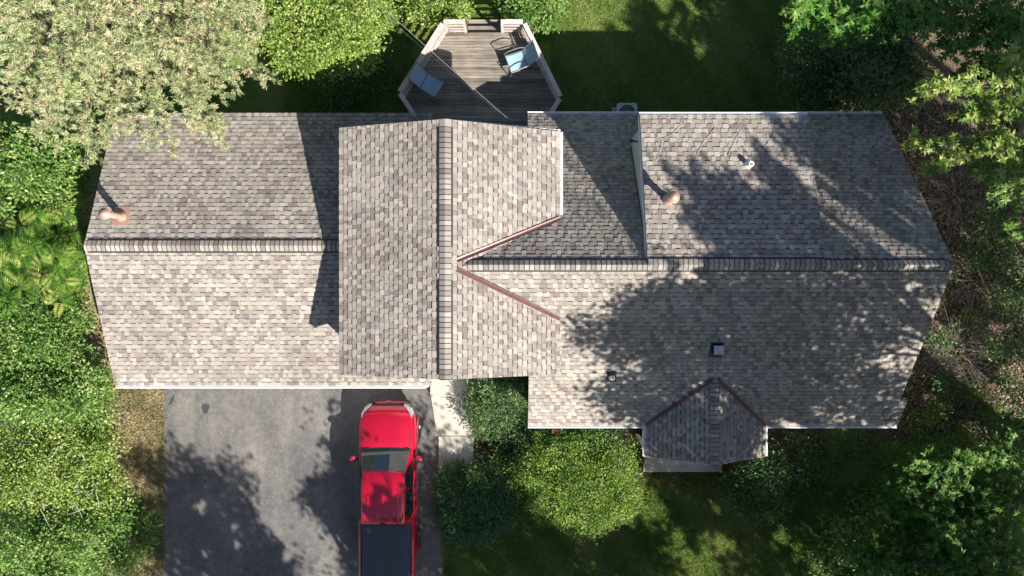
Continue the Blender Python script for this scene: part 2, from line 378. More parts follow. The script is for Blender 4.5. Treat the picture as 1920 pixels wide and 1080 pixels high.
def limbs(mb, base, lobes, r0, top=None, n=6, seed=1):
    rnd = random.Random(seed)
    base = Vector(base); cx = sum(l[0] for l in lobes)/len(lobes); cy = sum(l[1] for l in lobes)/len(lobes); zt = max(l[2] for l in lobes)
    top = Vector(top) if top else Vector((cx*.6+base.x*.4, cy*.6+base.y*.4, zt))
    pts = [base.lerp(top, t)+Vector((rnd.uniform(-1, 1), rnd.uniform(-1, 1), 0))*.12*(t > 0) for t in (0, .25, .5, .75, 1)]
    mb.tube(pts, [r0*1.25, r0, r0*.8, r0*.5, r0*.15], 10)
    for l in lobes:
        c = Vector(l[:3]); t = min(.95, max(.12, (c.z-base.z)/max(.1, (top.z-base.z))*.75)); s_ = base.lerp(top, t)
        mid = s_.lerp(c, .5)+Vector((rnd.uniform(-.2, .2), rnd.uniform(-.2, .2), rnd.uniform(0, .35)))
        rr = r0*.42*(1-t*.5)
        mb.tube([s_, mid, c], [rr, rr*.6, rr*.2], 6)
        for q in range(4):
            e = c+Vector((rnd.uniform(-1, 1)*l[3], rnd.uniform(-1, 1)*l[4], rnd.uniform(-.2, .9)*l[5]))*.85
            mb.tube([mid.lerp(c, rnd.uniform(.3, 1)), c.lerp(e, .5)+Vector((0, 0, .08)), e], [rr*.35, rr*.2, rr*.07], 5)

# ================================================================= SETTING
g = MB(); S = 220; n_ = 20
g.poly([(-S, -S, 0), (S, -S, 0), (S, S, 0), (-S, S, 0)])
tag(g.build('ground', M['ground']), kind='structure')
g = MB()
edge = []
rnd = random.Random(3)
for i in range(40):
    y = -2.6 - i*.3; edge.append((-12.22 + rnd.uniform(-.035, .035), y))
edR = []
for i in range(40):
    y = -2.6 - i*.3; edR.append((-2.86 + max(0, min(1, (-3.7-y)/2.9))*.36 + rnd.uniform(-.012, .012), y))
tops = edge + edR[::-1]
zt = .03
g.hexa([(x, y, -.05) for x, y in tops], [(x, y, zt) for x, y in tops])
tag(g.build('driveway', M['asphalt']), kind='structure')
# ---- walkway slabs
wk = MB()
wk.box(-2.86, -1.42, -3.72, -2.4, -.05, .17)
wk.hexa([(-2.84, -5.18, -.05), (-1.42, -5.18, -.05), (-1.40, -3.735, -.05), (-2.9, -3.735, -.05)], [(-2.62, -5.18, .07), (-1.40, -5.18, .07), (-1.40, -3.735, .07), (-2.86, -3.735, .07)])
wk.hexa([(-2.62, -6.62, -.05), (-1.34, -6.62, -.05), (-1.34, -5.2, -.05), (-2.62, -5.2, -.05)], [(-2.56, -6.62, .065), (-1.34, -6.62, .065), (-1.36, -5.2, .065), (-2.58, -5.2, .065)])
wk.hexa([(-2.5, -8.1, -.05), (-1.25, -8.1, -.05), (-1.3, -6.635, -.05), (-2.54, -6.635, -.05)], [(-2.5, -8.1, .06), (-1.25, -8.1, .06), (-1.3, -6.635, .06), (-2.54, -6.635, .06)])
tag(wk.build('path', M['concrete'], bevel=.012), kind='structure')

# ================================================================= HOUSE
house = empty('house', (0, 0, 0), 'long house with grey brown shingled gable roofs and white gutters behind the driveway', 'house')
ZR, YR, XR = 5.75, .613, 11.83           # main ridge
YS, ZS = -4.31, 2.6; YN, ZN = 5.54, 2.25
sS = (ZR-ZS)/(YR-YS); sN = (ZR-ZN)/(YN-YR)
zS = lambda y: ZR-sS*(YR-y)
zN = lambda y: ZR-sN*(y-YR)
CX, CZ = -1.77, 5.90; CXL, CZL = -4.83, 4.90; CXR, CZR = 1.35, 4.80; CYN, CYS = 4.48, -2.43
sCR = (CZ-CZR)/(CXR-CX); sCL = (CZ-CZL)/(CX-CXL)
PX0 = CX + (CZ-ZR)/sCR
VN = (CXR, YR+(ZR-CZR)/sN, CZR); VS = (CXR, YR-(ZR-CZR)/sS, CZR)
GXL, GYR, GZR = -12.44, 1.225, 4.15; GYS, GYN, GZE = -3.06, 5.48, 2.6; GXE = -2.52
DX0, DX1, DYE, DZE = 3.63, 8.38, 4.90, 4.66
sD = (ZR-DZE)/(DYE-YR)
def roof(name_label, planes, seed, orgs={}):
    mb = MB()
    for i, p in enumerate(planes): shingles(mb, p, seed=seed*10+i, org=orgs.get(i))
    return tag(mb.build('roof', M['shingle'], house), name_label)
XV = .50
yv = YR-(YR-VS[1])*((XV-PX0)/(CXR-PX0))
yn = YR+(VN[1]-YR)*((XV-PX0)/(CXR-PX0))
main = [
    [(XV, YR, ZR), (XR, YR, ZR), (XR, YS, ZS), (XV, YS, ZS)],
    [(XR+.004, -3.42, zS(-3.42)), (XR+.24, -3.42, zS(-3.42)), (XR+.24, YS, ZS), (XR+.004, YS, ZS)],
    [(XV, YR, ZR), (DX0, YR, ZR), (DX0, YN, ZN), (XV, YN, ZN)],
    [(DX0, 4.3, zN(4.3)), (DX1, 4.3, zN(4.3)), (DX1, YN, ZN), (DX0, YN, ZN)],
    [(DX1, YR, ZR), (XR, YR, ZR), (XR, YN, ZN), (DX1, YN, ZN)],
    [(PX0, YR, ZR), (XV, YR, ZR), (XV, yv, zS(yv))],
    [(PX0, YR, ZR), (XV, YR, ZR), (XV, yn, zN(yn))],
]
# split the polygon pieces of the main slopes so every one stays convex
roof_main = roof('main shingled roof over the right wing', main, 1, {5: (XV, YS, ZS), 6: (XV, YN, ZN)})
roof_garage = roof('lower shingled roof over the garage wing', [
    [(GXL, GYR, GZR), (GXE, GYR, GZR), (GXE, GYS, GZE), (GXL, GYS, GZE)],
    [(GXL, GYR, GZR), (GXE, GYR, GZR), (GXE, GYN, GZE), (GXL, GYN, GZE)]], 2)
roof_c = roof('raised shingled cross gable roof in the middle', [
    [(CX, CYN, CZ), (CX, CYS, CZ), (CXL, CYS, CZL), (CXL, CYN, CZL)],
    [(CX, CYN, CZ), (CX, YR, CZ), (PX0, YR, ZR), VN, (CXR, CYN-.08, CZR)],
    [(CX, CYS, CZ), (CX, YR, CZ), (PX0, YR, ZR), VS, (CXR, CYS, CZR)]], 3)
roof_d = roof('low pitched shed dormer roof', [[(DX0, YR+.02, ZR), (DX1, YR+.02, ZR), (DX1, DYE, DZE), (DX0, DYE, DZE)]], 4)
PXL, PXR, PXM, PZE, PZR, PYS = 4.18, 7.94, 6.06, 2.6, 3.65, -5.28
PYT = YR-(ZR-PZR)/sS
roof_p = roof('small shingled gable roof over the porch', [
    [(PXM, PYT, PZR), (PXM, PYS, PZR), (PXL, PYS, PZE), (PXL, YS, PZE)],
    [(PXM, PYT, PZR), (PXM, PYS, PZR), (PXR, PYS, PZE), (PXR, YS, PZE)]], 5)

def ridge(a, b, d1, d2, parent, w=.165, vent=True, lift=.03, seed=1):
    """d1,d2: unit downslope directions"""
    rnd = random.Random(seed)
    a, b = Vector(a), Vector(b); d = (b-a).normalized(); L_ = (b-a).length; d1, d2 = Vector(d1).normalized(), Vector(d2).normalized()
    up = Vector((0, 0, 1)); h = lift if vent else .012
    if vent:
        v = MB()
        for e0 in (a, ):
            ring = lambda p: [p+d1*(w+.048)+up*.022, p+d1*(w+.048)+up*(h+.012), p+up*(h+.006), p+d2*(w+.048)+up*(h+.012), p+d2*(w+.048)+up*.022]
            v.hexa([q for q in ring(a)], [q for q in ring(b)])
        v.build('ridge_vent', M['black'], parent)
    m = MB(); n = max(1, int(L_/.135)); st = L_/n
    for i in range(n):
        p0 = a+d*(i*st); p1 = a+d*((i+1)*st+.01); tone = rnd.choice([.15, .3, .45, .5, .6, .75, .85, .96])
        prof = [(-1, 0), (-.55, .006), (-.18, .010), (0, .008), (.18, .010), (.55, .006), (1, 0)]
        def pr(p, e): return [p+(d1 if t < 0 else d2)*abs(t)*w+up*(h+.012+q+e) for t, q in prof]
        r0, r1 = pr(p0, .004), pr(p1, .014)
        i0 = len(m.v); m.grid([r0, r1], tone)
        dn = [q-up*.03 for q in r1]; m.grid([r1, dn], .1)
        m.grid([[r0[0], r1[0]], [r0[0]-up*.012, r1[0]-up*.03]], .1); m.grid([[r0[-1], r1[-1]], [r0[-1]-up*.012, r1[-1]-up*.03]], .1)
        m.grid([[q+up*.0025-d*.019 for q in r1], [q+up*.0025+d*.001 for q in r1]], .04)
    return m.build('ridge_cap', M['shingle'], parent)
dS = (0, -1, -sS); dN = (0, 1, -sN); dDn = (0, 1, -sD)
gS = (0, -1, -(GZR-GZE)/(GYR-GYS)); gN = (0, 1, -(GZR-GZE)/(GYN-GYR))
ridge((-12.34, GYR, GZR), (CXL+.4, GYR, GZR), gS, gN, roof_garage, seed=1)
ridge((-12.44, GYR, GZR), (-12.345, GYR, GZR), gS, gN, roof_garage, vent=False, seed=11)
cl, cr_ = (-1, 0, -sCL), (1, 0, -sCR)
ridge((CX, CYN-.22, CZ), (CX, 1.10, CZ), cl, cr_, roof_c, seed=2)
ridge((CX, .20, CZ), (CX, -2.30, CZ), cl, cr_, roof_c, seed=3)
ridge((CX, 1.09, CZ), (CX, .21, CZ), cl, cr_, roof_c, vent=False, seed=4)
ridge((CX, CYN, CZ), (CX, CYN-.21, CZ), cl, cr_, roof_c, vent=False, seed=5)
ridge((CX, -2.31, CZ), (CX, CYS, CZ), cl, cr_, roof_c, vent=False, seed=6)
ridge((-1.18, YR, ZR), (DX0-.01, YR, ZR), dS, dN, roof_main, seed=7)
ridge((DX0, YR, ZR), (DX1-.01, YR, ZR), dS, dDn, roof_main, seed=8)
ridge((DX1, YR, ZR), (11.70, YR, ZR), dS, dN, roof_main, seed=9)
ridge((11.705, YR, ZR), (XR+.02, YR, ZR), dS, dN, roof_main, vent=False, seed=10)
ps = (PZR-PZE)/(PXM-PXL)
ridge((PXM, PYT+.1, PZR), (PXM, PYS, PZR), (-1, 0, -ps), (1, 0, -ps), roof_p, vent=False, w=.155, seed=12)

def valley(a, b, nA, nB, parent, w=.06):
    """W flashing between two planes; nA,nB: in-plane unit directions away from the valley"""
    a, b = Vector(a), Vector(b); d = (b-a).normalized(); m = MB()
    def side(g):      # direction lying in plane, perpendicular to valley
        g = Vector(g); g = g-d*g.dot(d); return g.normalized()
    A, B = side(nA), side(nB); up = Vector((0, 0, 1)); a = a+up*.014; b = b+up*.014
    def prof(p): return [p+A*w*1.15+up*.038, p+A*w+up*.040, p+A*w*.25+up*.024, p+up*.052, p+B*w*.25+up*.024, p+B*w+up*.040, p+B*w*1.15+up*.038]
    n = 8; m.grid([prof(a.lerp(b, i/n)) for i in range(n+1)])
    m.build('valley_flashing', M['valley'], parent)
up_c = Vector((-1, 0, sCR))
valley((PX0-.12, YR+.12, ZR+.02), VN, (-1, .0, sCR), (0, -1, sN), roof_c)
valley((PX0-.12, YR-.12, ZR+.02), VS, (-1, .0, sCR), (0, 1, sS), roof_c)
valley((PXM-.1, PYT-.06, PZR-.04), (PXL+.01, YS+.02, PZE), (1, 0, ps), (0, 1, sS), roof_p, .055)
valley((PXM+.1, PYT-.06, PZR-.04), (PXR-.01, YS+.02, PZE), (-1, 0, ps), (0, 1, sS), roof_p, .055)

# ---- gutters, fascia
def gutter(a, b, out, w=.085, label=None):
    a, b, out = Vector(a), Vector(b), Vector(out); m = MB(); up = Vector((0, 0, 1)); t = .012
    def ring(p):
        p = p-up*.03
        return [p, p+out*.004-up*.09, p+out*(w*.75)-up*.09, p+out*w-up*.03, p+out*w, p+out*(w-.03), p+out*(w-.03)-up*.008, p+out*(w-t)-up*.03, p+out*(w*.7)-up*.05, p+out*t-up*.05, p+out*t]
    m.hexa(ring(a), ring(b)); 
    d = (b-a).normalized()
    m.tube([a-up*.03+d*0, a-up*.03+d*.001], .001, 4)
    o = m.build('gutter', M['white'], house)
    if label: o['label'] = label
    return o
gutter((GXL, GYS-.005, GZE), (-2.70, GYS-.005, GZE), (0, -1, 0))
gutter((XV, YS-.005, ZS), (PXL-.09, YS-.005, ZS), (0, -1, 0))
gutter((PXR+.09, YS-.005, ZS), (XR+.25, YS-.005, ZS), (0, -1, 0))
gutter((XV, YN+.005, ZN), (DX1, YN+.005, ZN), (0, 1, 0))
gutter((DX0-.02, DYE+.005, DZE), (DX1+.01, DYE+.005, DZE), (0, 1, 0))
gutter((DX1+.0, YN+.005, ZN), (XR, YN+.005, ZN), (0, 1, 0))
gutter((CXR+.005, VN[1]+.12, CZR), (CXR+.005, CYN-.08, CZR), (1, 0, 0), .075)
gutter((PXL-.005, PYS, PZE), (PXL-.005, YS-.02, PZE), (-1, 0, 0), .075)
gutter((PXR+.005, PYS, PZE), (PXR+.005, YS-.02, PZE), (1, 0, 0), .075)
def rake(pts, off):
    for a, b in zip(pts[:-1], pts[1:]):
        a, b = Vector(a)+Vector(off), Vector(b)+Vector(off); f = MB(); f.bar(a-Vector((0, 0, .145)), b-Vector((0, 0, .145)), .022, .15); f.build('trim', M['white'], house)
rake([(GXL, GYS, GZE), (GXL, GYR, GZR), (GXL, GYN, GZE)], (-.013, 0, 0))
rake([(XR, -3.42, zS(-3.42)), (XR, YR, ZR), (XR, YN, ZN)], (.013, 0, 0))
rake([(XR+.24, YS, ZS), (XR+.24, -3.42, zS(-3.42))], (.013, 0, 0))
rake([(CXL, CYN, CZL), (CX, CYN, CZ), (CXR, CYN-.04, CZR)], (0, .013, 0))
rake([(CXL, CYS, CZL), (CX, CYS, CZ), (CXR, CYS, CZR)], (0, .02, 0))
rake([(PXL, PYS, PZE), (PXM, PYS, PZR), (PXR, PYS, PZE)], (0, -.013, 0))
rake([(DX0, YR, ZR), (DX0, DYE, DZE)], (-.013, 0, 0))
rake([(DX1, YR, ZR), (DX1, DYE, DZE)], (.013, 0, 0))
rake([(GXL, GYN, GZE-.0), (GXE, GYN, GZE-.0)], (0, .013, 0))
rake([(CXL, CYN, CZL), (CXL, CYS, CZL)], (.02, 0, 0))
rake([(CXR, VS[1], CZR), (CXR, CYS, CZR)], (-.02, 0, 0))
rake([(XV, YS, ZS), (XV, CYS, zS(CYS))], (.02, 0, 0))
# ---- walls (clapboard courses)
def wallmesh():
    m = MB()
    def wall(a, b, z0, zt0, zt1=None, zm=None):
        """vertical wall a->b, clapboards; top from zt0 to zt1, optional gable peak zm=(t,z)"""
        a, b = Vector((*a, 0)), Vector((*b, 0)); d = b-a; L_ = d.length; d.normalize(); nrm = Vector((d.y, -d.x, 0))
        zt1 = zt0 if zt1 is None else zt1
        top = [(0, zt0)] + ([zm] if zm else []) + [(L_, zt1)]
        shape = [(0, z0), (L_, z0)] + top[::-1]
        y = z0
        while y < max(t[1] for t in top):
            pc = clip_convex([(0, y), (L_, y), (L_, y+.12), (0, y+.12)], shape)
            if len(pc) >= 3:
                m.poly([a+d*u_+Vector((0, 0, v_))+nrm*(.018-.015*(v_-y)/.12) for u_, v_ in pc])
                xs = [q[0] for q in pc if q[1] < y+.004]
                if xs and max(xs)-min(xs) > .05:
                    e0, e1 = a+d*min(xs)+Vector((0, 0, y)), a+d*max(xs)+Vector((0, 0, y)); m.poly([e0, e1, e1+nrm*.018, e0+nrm*.018])
            y += .12
    # garage
    yg0, yg1, xg = GYS+.45, GYN-.45, GXL+.25
    ze = GZE+.1
    wall((xg, yg0), (GXE-.1, yg0), 0, ze); wall((GXE-.1, yg1), (xg, yg1), 0, ze)
    wall((xg, yg1), (xg, yg0), 0, ze, ze, ((yg1-GYR), GZR-.12))
    # centre
    x0, x1, y0, y1 = CXL+.3, CXR-.25, CYS+.25, CYN-.25
    wall((x0, y0), (x1, y0), 0, CZL, CZR, (CX-x0, CZ-.12)); wall((x1, y1), (x0, y1), 0, CZR, CZL, (x1-CX, CZ-.12))
    wall((x0, y1), (x0, y0), 0, CZL+.05); wall((x1, y0), (x1, y1), 0, CZR+.02)
    # right wing
    y0, y1, x0, x1 = YS+.45, YN-.45, XV+.12, XR-.25
    wall((x0, y0), (x1, y0), 0, ZS+.2); wall((x1, y1), (x0, y1), 0, ZN+.2)
    wall((x1, y0), (x1, y1), 0, ZS+.2, ZN+.2, (YR-y0, ZR-.12))
    wall((x0, y0+2.2), (x0, y0), 0, zS(y0+2.2)-.1, zS(y0)-.1)
    wall((x0, y1), (x0, y1-1.2), 0, zN(y1)-.1, zN(y1-1.2)-.1)
    # dormer
    wall((DX0+.05, DYE-.32), (DX0+.05, YR+.05), 1.9, DZE+sD*.32-.06, ZR-.06); wall((DX1-.05, YR+.05), (DX1-.05, DYE-.32), 1.9, ZR-.06, DZE+sD*.32-.06)
    wall((DX1-.05, DYE-.32), (DX0+.05, DYE-.32), 1.9, DZE+.02)
    # porch gable face
    m.poly([(PXL+.1, PYS+.12, PZE-.05), (PXR-.1, PYS+.12, PZE-.05), (PXM, PYS+.12, PZR-.1)])
    return m
wallmesh().build('wall', M['siding'], house)
def window(x0, x1, y, z0, z1, s):
    fr = MB(); t = .07
    for b in ((x0-t, x1+t, z1, z1+t), (x0-t, x1+t, z0-t, z0), (x0-t, x0, z0, z1), (x1, x1+t, z0, z1), ((x0+x1)/2-.02, (x0+x1)/2+.02, z0, z1)):
        fr.box(b[0], b[1], min(y, y+s*.05), max(y, y+s*.05), b[2], b[3])
    fo = fr.build('window', M['white'], house)
    p = MB(); p.box(x0, x1, min(y+s*.021, y+s*.03), max(y+s*.021, y+s*.03), z0, z1); p.build('pane', M['glass'], fo)
for x in (2.0, 3.3, 9.2, 10.4): window(x-.45, x+.45, YS+.45, .9, 2.1, -1)
for x in (4.6, 6.0, 7.4): window(x-.4, x+.4, DYE-.32, 3.5, 4.3, 1)
for x in (-11, -8, -5): window(x-.45, x+.45, GYN-.45, .9, 2.0, 1)
gd = MB()
for i in range(4): gd.box(-11.2, -6.2, GYS+.40, GYS+.425, .02+i*.54, .02+i*.54+.53)
gd.build('garage_door', M['white'], house, bevel=.01)
dr = MB(); dr.box(-1.1, -.15, CYN-.25, CYN-.2, .56, 2.6); dr.build('patio_door', M['glass'], house)
dr = MB(); dr.box(5.6, 6.5, YS+.38, YS+.43, .32, 2.35); dr.build('front_door', M['valley'], house, bevel=.01)
for x in (PXL+.15, PXR-.15):
    p = MB(); p.box(x-.06, x+.06, PYS+.1, PYS+.22, .3, PZE-.02); p.build('porch_post', M['white'], house)
st = MB(); st.box(PXL+.42, 7.30, -6.12, -3.9, -.05, .34); st.box(PXL+.40, 7.33, -6.42, -6.125, -.05, .17)
tag(st.build('porch_step', M['concrete'], house, bevel=.01), 'weathered concrete front step')
# ---- roof penetrations
def lathe(mb, c, prof, n=24, tilt=None):
    c = Vector(c); rows = [[c+Vector((r*math.cos(2*math.pi*i/n), r*math.sin(2*math.pi*i/n), z)) for i in range(n)] for r, z in prof]
    mb.grid(rows, closed=True)
def flue(c, zr, hgt=.55):
    x, y = c; b = MB()
    lathe(b, (x, y, zr), [(.17, -.12), (.155, .07), (.105, .14), (.095, .16), (.095, hgt), (.0, hgt)])
    o = b.build('flue_pipe', M['copper'], house, smooth=True)
    k = MB(); lathe(k, (x, y, zr), [(.09, hgt-.05), (.165, hgt-.02), (.172, hgt+.01), (.165, hgt+.03), (.15, hgt+.032), (.145, hgt+.05), (.10, hgt+.075), (.09, hgt+.10), (.0, hgt+.115)])
    k.build('flue_cap', M['copper'], o, smooth=True)
    fl = MB(); 
    return o
# garage flue: base near (233,408)
c = P(236, 408, 3.62); zz = GZR-(GZR-GZE)/(GYN-GYR)*(c.y-GYR); flue((c.x, c.y), zz, .85)
fm = MB(); sl = (GZR-GZE)/(GYN-GYR)
fm.hexa([(c.x-.27+dx, c.y+dy, zz-sl*dy+.012) for dx, dy in ((0, -.25), (.5, -.25), (.5, .32), (0, .32))], [(c.x-.27+dx, c.y+dy, zz-sl*dy+.03) for dx, dy in ((0, -.25), (.5, -.25), (.5, .32), (0, .32))])
fm.build('flashing', M['copper'], house)
c = P(1251, 376, 5.2); zz = ZR-sD*(c.y-YR); flue((c.x, c.y), zz, .62)
# white plumbing vent with flapper collar
c = P(1403, 310, 5.0); zz = ZR-sD*(c.y-YR); b = MB()
lathe(b, (c.x, c.y, zz), [(.14, 0), (.085, .06), (.075, .07), (.075, .22), (.045, .22), (.04, .05), (0, .05)])
b.build('plumbing_vent', M['offwhite'], house, smooth=True)
c = P(1146, 706, 3.6); zz = zS(c.y); b = MB()
lathe(b, (c.x, c.y, zz), [(.12, -.05), (.07, .07), (.06, .08), (.06, .3), (.035, .3), (.03, .05), (0, .05)]); b.build('plumbing_vent', M['offwhite'], house, smooth=True)
b = MB(); b.hexa([(c.x+dx, c.y+dy, zz+sS*dy+.018) for dx, dy in ((-.14, -.15), (.14, -.15), (.14, .17), (-.14, .17))], [(c.x+dx, c.y+dy, zz+sS*dy+.034) for dx, dy in ((-.14, -.15), (.14, -.15), (.14, .17), (-.14, .17))]); b.build('flashing', M['blackmetal'], house)
# square box vent
c = P(1338, 654, 3.95); zz = zS(c.y); b = MB()
b.hexa([(c.x+dx, c.y+dy, zz+sS*dy+.02) for dx, dy in ((-.2, -.24), (.2, -.24), (.2, .2), (-.2, .2))], [(c.x+dx, c.y+dy, zz+sS*dy+.038) for dx, dy in ((-.2, -.24), (.2, -.24), (.2, .2), (-.2, .2))])
b.hexa([(c.x+dx, c.y+dy, zz+sS*dy+.03) for dx, dy in ((-.13, -.13), (.13, -.13), (.13, .13), (-.13, .13))], [(c.x+dx, c.y+dy, zz+.23) for dx, dy in ((-.13, -.13), (.13, -.13), (.13, .13), (-.13, .13))])
bo = b.build('box_vent', M['blackmetal'], house)
b = MB(); b.box(c.x-.145, c.x+.145, c.y-.12, c.y+.14, zz+.232, zz+.262); b.build('vent_lid', M['steel'], bo, bevel=.01)
# small bracket fixed to dormer corner
b = MB(); p0 = P(1196, 266, 4.4); b.bar(p0, p0+Vector((-.16, .02, .03)), .03, .06); b.tube([p0+Vector((-.16, .02, .03)), p0+Vector((-.23, .03, .06))], [.05, .045], 10); b.build('flood_light', M['blackmetal'], house)
# heat cable zigzag on the dormer and north eave
hc = MB()
def on_d(px, py):
    # intersect camera ray with dormer plane
    z = 5.0
    for _ in range(12):
        p = P(px, py, z); z = ZR-sD*(p.y-YR)+.03
    return P(px, py, z)
zig = [[(1281, 218), (1276, 236), (1262, 250), (1243, 262), (1238, 280), (1230, 302)], [(1281, 228), (1292, 250), (1302, 270), (1310, 290)],
       [(1338, 228), (1340, 240), (1330, 255), (1318, 268), (1307, 290), (1304, 302)], [(1342, 240), (1360, 262), (1372, 285)],
       [(1386, 226), (1382, 233), (1389, 243), (1385, 252), (1376, 268), (1366, 290), (1369, 298), (1373, 290), (1366, 290)],
       [(1400, 255), (1415, 270), (1424, 284)],
       [(1450, 226), (1446, 236), (1453, 245), (1448, 256), (1436, 274), (1426, 293), (1430, 300), (1432, 290), (1426, 293)]]
zig2 = [[(x+dx, y) for x, y in z] for z, dx in ((zig[0], 0),)]
for z in zig: 
    pts = []
    for a, b_ in zip(z[:-1], z[1:]):
        for t in (0, .33, .66): pts.append(on_d(a[0]+(b_[0]-a[0])*t, a[1]+(b_[1]-a[1])*t))
    pts.append(on_d(*z[-1])); hc.tube(pts, .0055, 5)
hc.build('heat_cable', M['cable'], house)
# loop of wire lying at the east eave corner
hc = MB(); 
def on_s(px, py):
    z = 3.0
    for _ in range(20):
        p = P(px, py, z); z = zS(p.y)+.03
    return P(px, py, z)
hc.tube([on_s(1664+8*math.cos(t), 778+12*math.sin(t)) for t in np.linspace(0, 5.5, 18)], .012, 5); hc.build('cable_loop', M['darkwire'], house)
# downspout, bracket by the stoop and gable end hardware
b = MB(); b.tube([(-2.66, -3.1, 2.5), (-2.66, -2.85, 2.3), (-2.66, -2.62, 2.1), (-2.66, -2.62, .25), (-2.66, -2.8, .18)], .045, 8); b.build('downspout', M['white'], house)
b = MB(); b.tube([(XV+.05, -4.36, 2.5), (XV+.1, -4.1, 2.3), (XV+.15, -3.9, 2.1), (XV+.15, -3.9, .1)], .04, 8); b.build('downspout', M['white'], house)
# stoop railing
b = MB()
for x, y in ((-1.5, -3.1), (-1.5, -2.7)): b.tube([(x, y, .15), (x, y, 1.05)], .018, 6)
b.tube([(-1.5, -2.4, 1.05), (-1.5, -3.2, 1.05)], .022, 6); b.tube([(-1.5, -2.4, .6), (-1.5, -3.1, .6)], .012, 6); b.tube([(-2.1, -2.4, 1.05), (-1.5, -3.0, 1.05)], .016, 6)
tag(empty('handrail', (-1.5, -3.2, .17), 'thin grey metal handrail on the concrete stoop beside the bushes', 'railing'))
hr = bpy.data.objects['handrail']; b.build('rail', M['steel'], hr)

# ================================================================= DECK
dk = empty('deck', (-.95, 6.5, 0), 'weathered six sided wooden deck with pinkish white railings behind the house', 'deck')
ZD, ZL = .55, 1.45
hexp = [(-2.26, 8.78), (.37, 8.78), (1.60, 6.32), (.15, 4.26), (-2.36, 4.26), (-3.72, 6.50)]
fl = MB(); y = 4.26; rnd = random.Random(5)
while y < 8.78:
    pc = clip_convex([(-4, y), (2, y), (2, y+.088), (-4, y+.088)], hexp)
    if len(pc) >= 3:
        dz = rnd.uniform(-.003, .003); fl.hexa([(a, b_, ZD-.035) for a, b_ in pc], [(a, b_, ZD+dz) for a, b_ in pc], rnd.random())
    y += .098
fl.build('floor_boards', M['deck'], dk)
jo = MB()
for i in range(len(hexp)):
    a, b_ = hexp[i], hexp[(i+1) % len(hexp)]
    jo.bar((*a, ZD-.15), (*b_, ZD-.15), .04, .2, tone=.2)
jo.build('skirt_board', M['deck'], dk)
def railseg(a, b_, posts=(0, .5, 1), name='railing'):
    a, b_ = Vector((*a, 0)), Vector((*b_, 0)); d = (b_-a).normalized(); nrm = Vector((d.y, -d.x, 0))
    m = MB(); up = Vector((0, 0, 1))
    m.bar(a+up*(ZL-.02), b_+up*(ZL-.02), .15, .038, tone=rnd.uniform(.4, .8))
    for z in (1.22, .97, .74): m.bar(a+up*z+nrm*.05, b_+up*z+nrm*.05, .028, .10, tone=rnd.uniform(.2, .7))
    for t in posts:
        p = a.lerp(b_, t); m.box(p.x-.042, p.x+.042, p.y-.042, p.y+.042, .1, ZL-.041, rnd.random())
    m.build(name, M['rail'], dk)
railseg((-2.26, 8.80), (-1.55, 8.80), (.06, .95)); railseg((-.37, 8.80), (.36, 8.80), (.05, .94))
railseg((-3.72, 6.50), (-2.30, 8.74), (.03, .35, .68)); railseg((.42, 8.74), (1.60, 6.34), (.32, .66, .97))
railseg((1.58, 6.26), (.78, 5.0), (.5, 1)); railseg((-2.78, 5.0), (-3.70, 6.43), (.0, .5))
for i, (yy, z) in enumerate(((8.80, .37), (9.09, .19))):
    sp = MB(); sp.box(-1.52, -.40, yy, yy+.13, z-.035, z, rnd.random()); sp.box(-1.52, -.40, yy+.14, yy+.27, z-.035, z, rnd.random()); sp.build('stair_tread', M['deck'], dk)
for x in (-1.56, -.36):
    sp = MB(); sp.bar((x, 8.8, .45), (x, 9.5, .02), .04, .22); sp.build('stair_stringer', M['deck'], dk)

# ---- patio chairs
def make_chair(label, loc, yaw):
    r = empty('patio_chair', (0, 0, 0), label, 'chair', 'sling chairs on the deck')
    fb = MB(); n = 7
    seat = [[(x, -.27+.52*i/n, .42-.045*math.sin(math.pi*i/n)-.05*i/n*1.0) for x in (-.25, 0, .25)] for i in range(n+1)]
    fb.grid(seat); fb.grid([[(q[0], q[1], q[2]-.01) for q in rw][::-1] for rw in seat])
    fb.build('seat', M['sling'], r)
    bk = MB(); rows = [[(x, .27+.30*i/n+.02*math.sin(math.pi*i/n), .38+.60*i/n) for x in (-.25, 0, .25)] for i in range(n+1)]
    bk.grid(rows); bk.grid([[(q[0], q[1]+.012, q[2]) for q in rw][::-1] for rw in rows]); bk.build('backrest', M['sling'], r)
    for s in (-1, 1):
        fr = MB(); x = s*.268
        fr.tube([(x, -.28, .42), (x, .25, .37), (x, .58, 1.0)], .014, 8)
        fr.build('side_frame', M['chairframe'], r)
        lg = MB(); lg.tube([(x, -.27, .42), (x*1.08, -.34, .02), (x*1.08, -.1, .012), (x*1.08, .45, .012)], .013, 8); lg.build('leg', M['chairframe'], r)
        ar = MB(); ar.tube([(x*1.08, -.3, .2), (x*1.12, -.27, .6), (x*1.14, -.18, .64), (x*1.14, 0, .65), (x*1.12, .2, .64), (x, .33, .58)], .015, 8); ar.build('armrest', M['chairframe'], r)
    for e0, e1 in (((-.268, .58, 1.0), (.268, .58, 1.0)), ((-.268, -.28, .42), (.268, -.28, .42)), ((-.29, .45, .012), (.29, .45, .012))):
        cb = MB(); cb.tube([e0, e1], .013, 8); cb.build('crossbar', M['chairframe'], r)
    r.location = loc; r.rotation_euler = (0, 0, yaw); r.scale = (1.12, 1.12, 1.0)
    return r
M['sling'] = simple('sling_fabric', (.27, .40, .50), .8, var=.08, scale=40)
M['chairframe'] = simple('chair_frame', (.22, .22, .22), .4, .4)
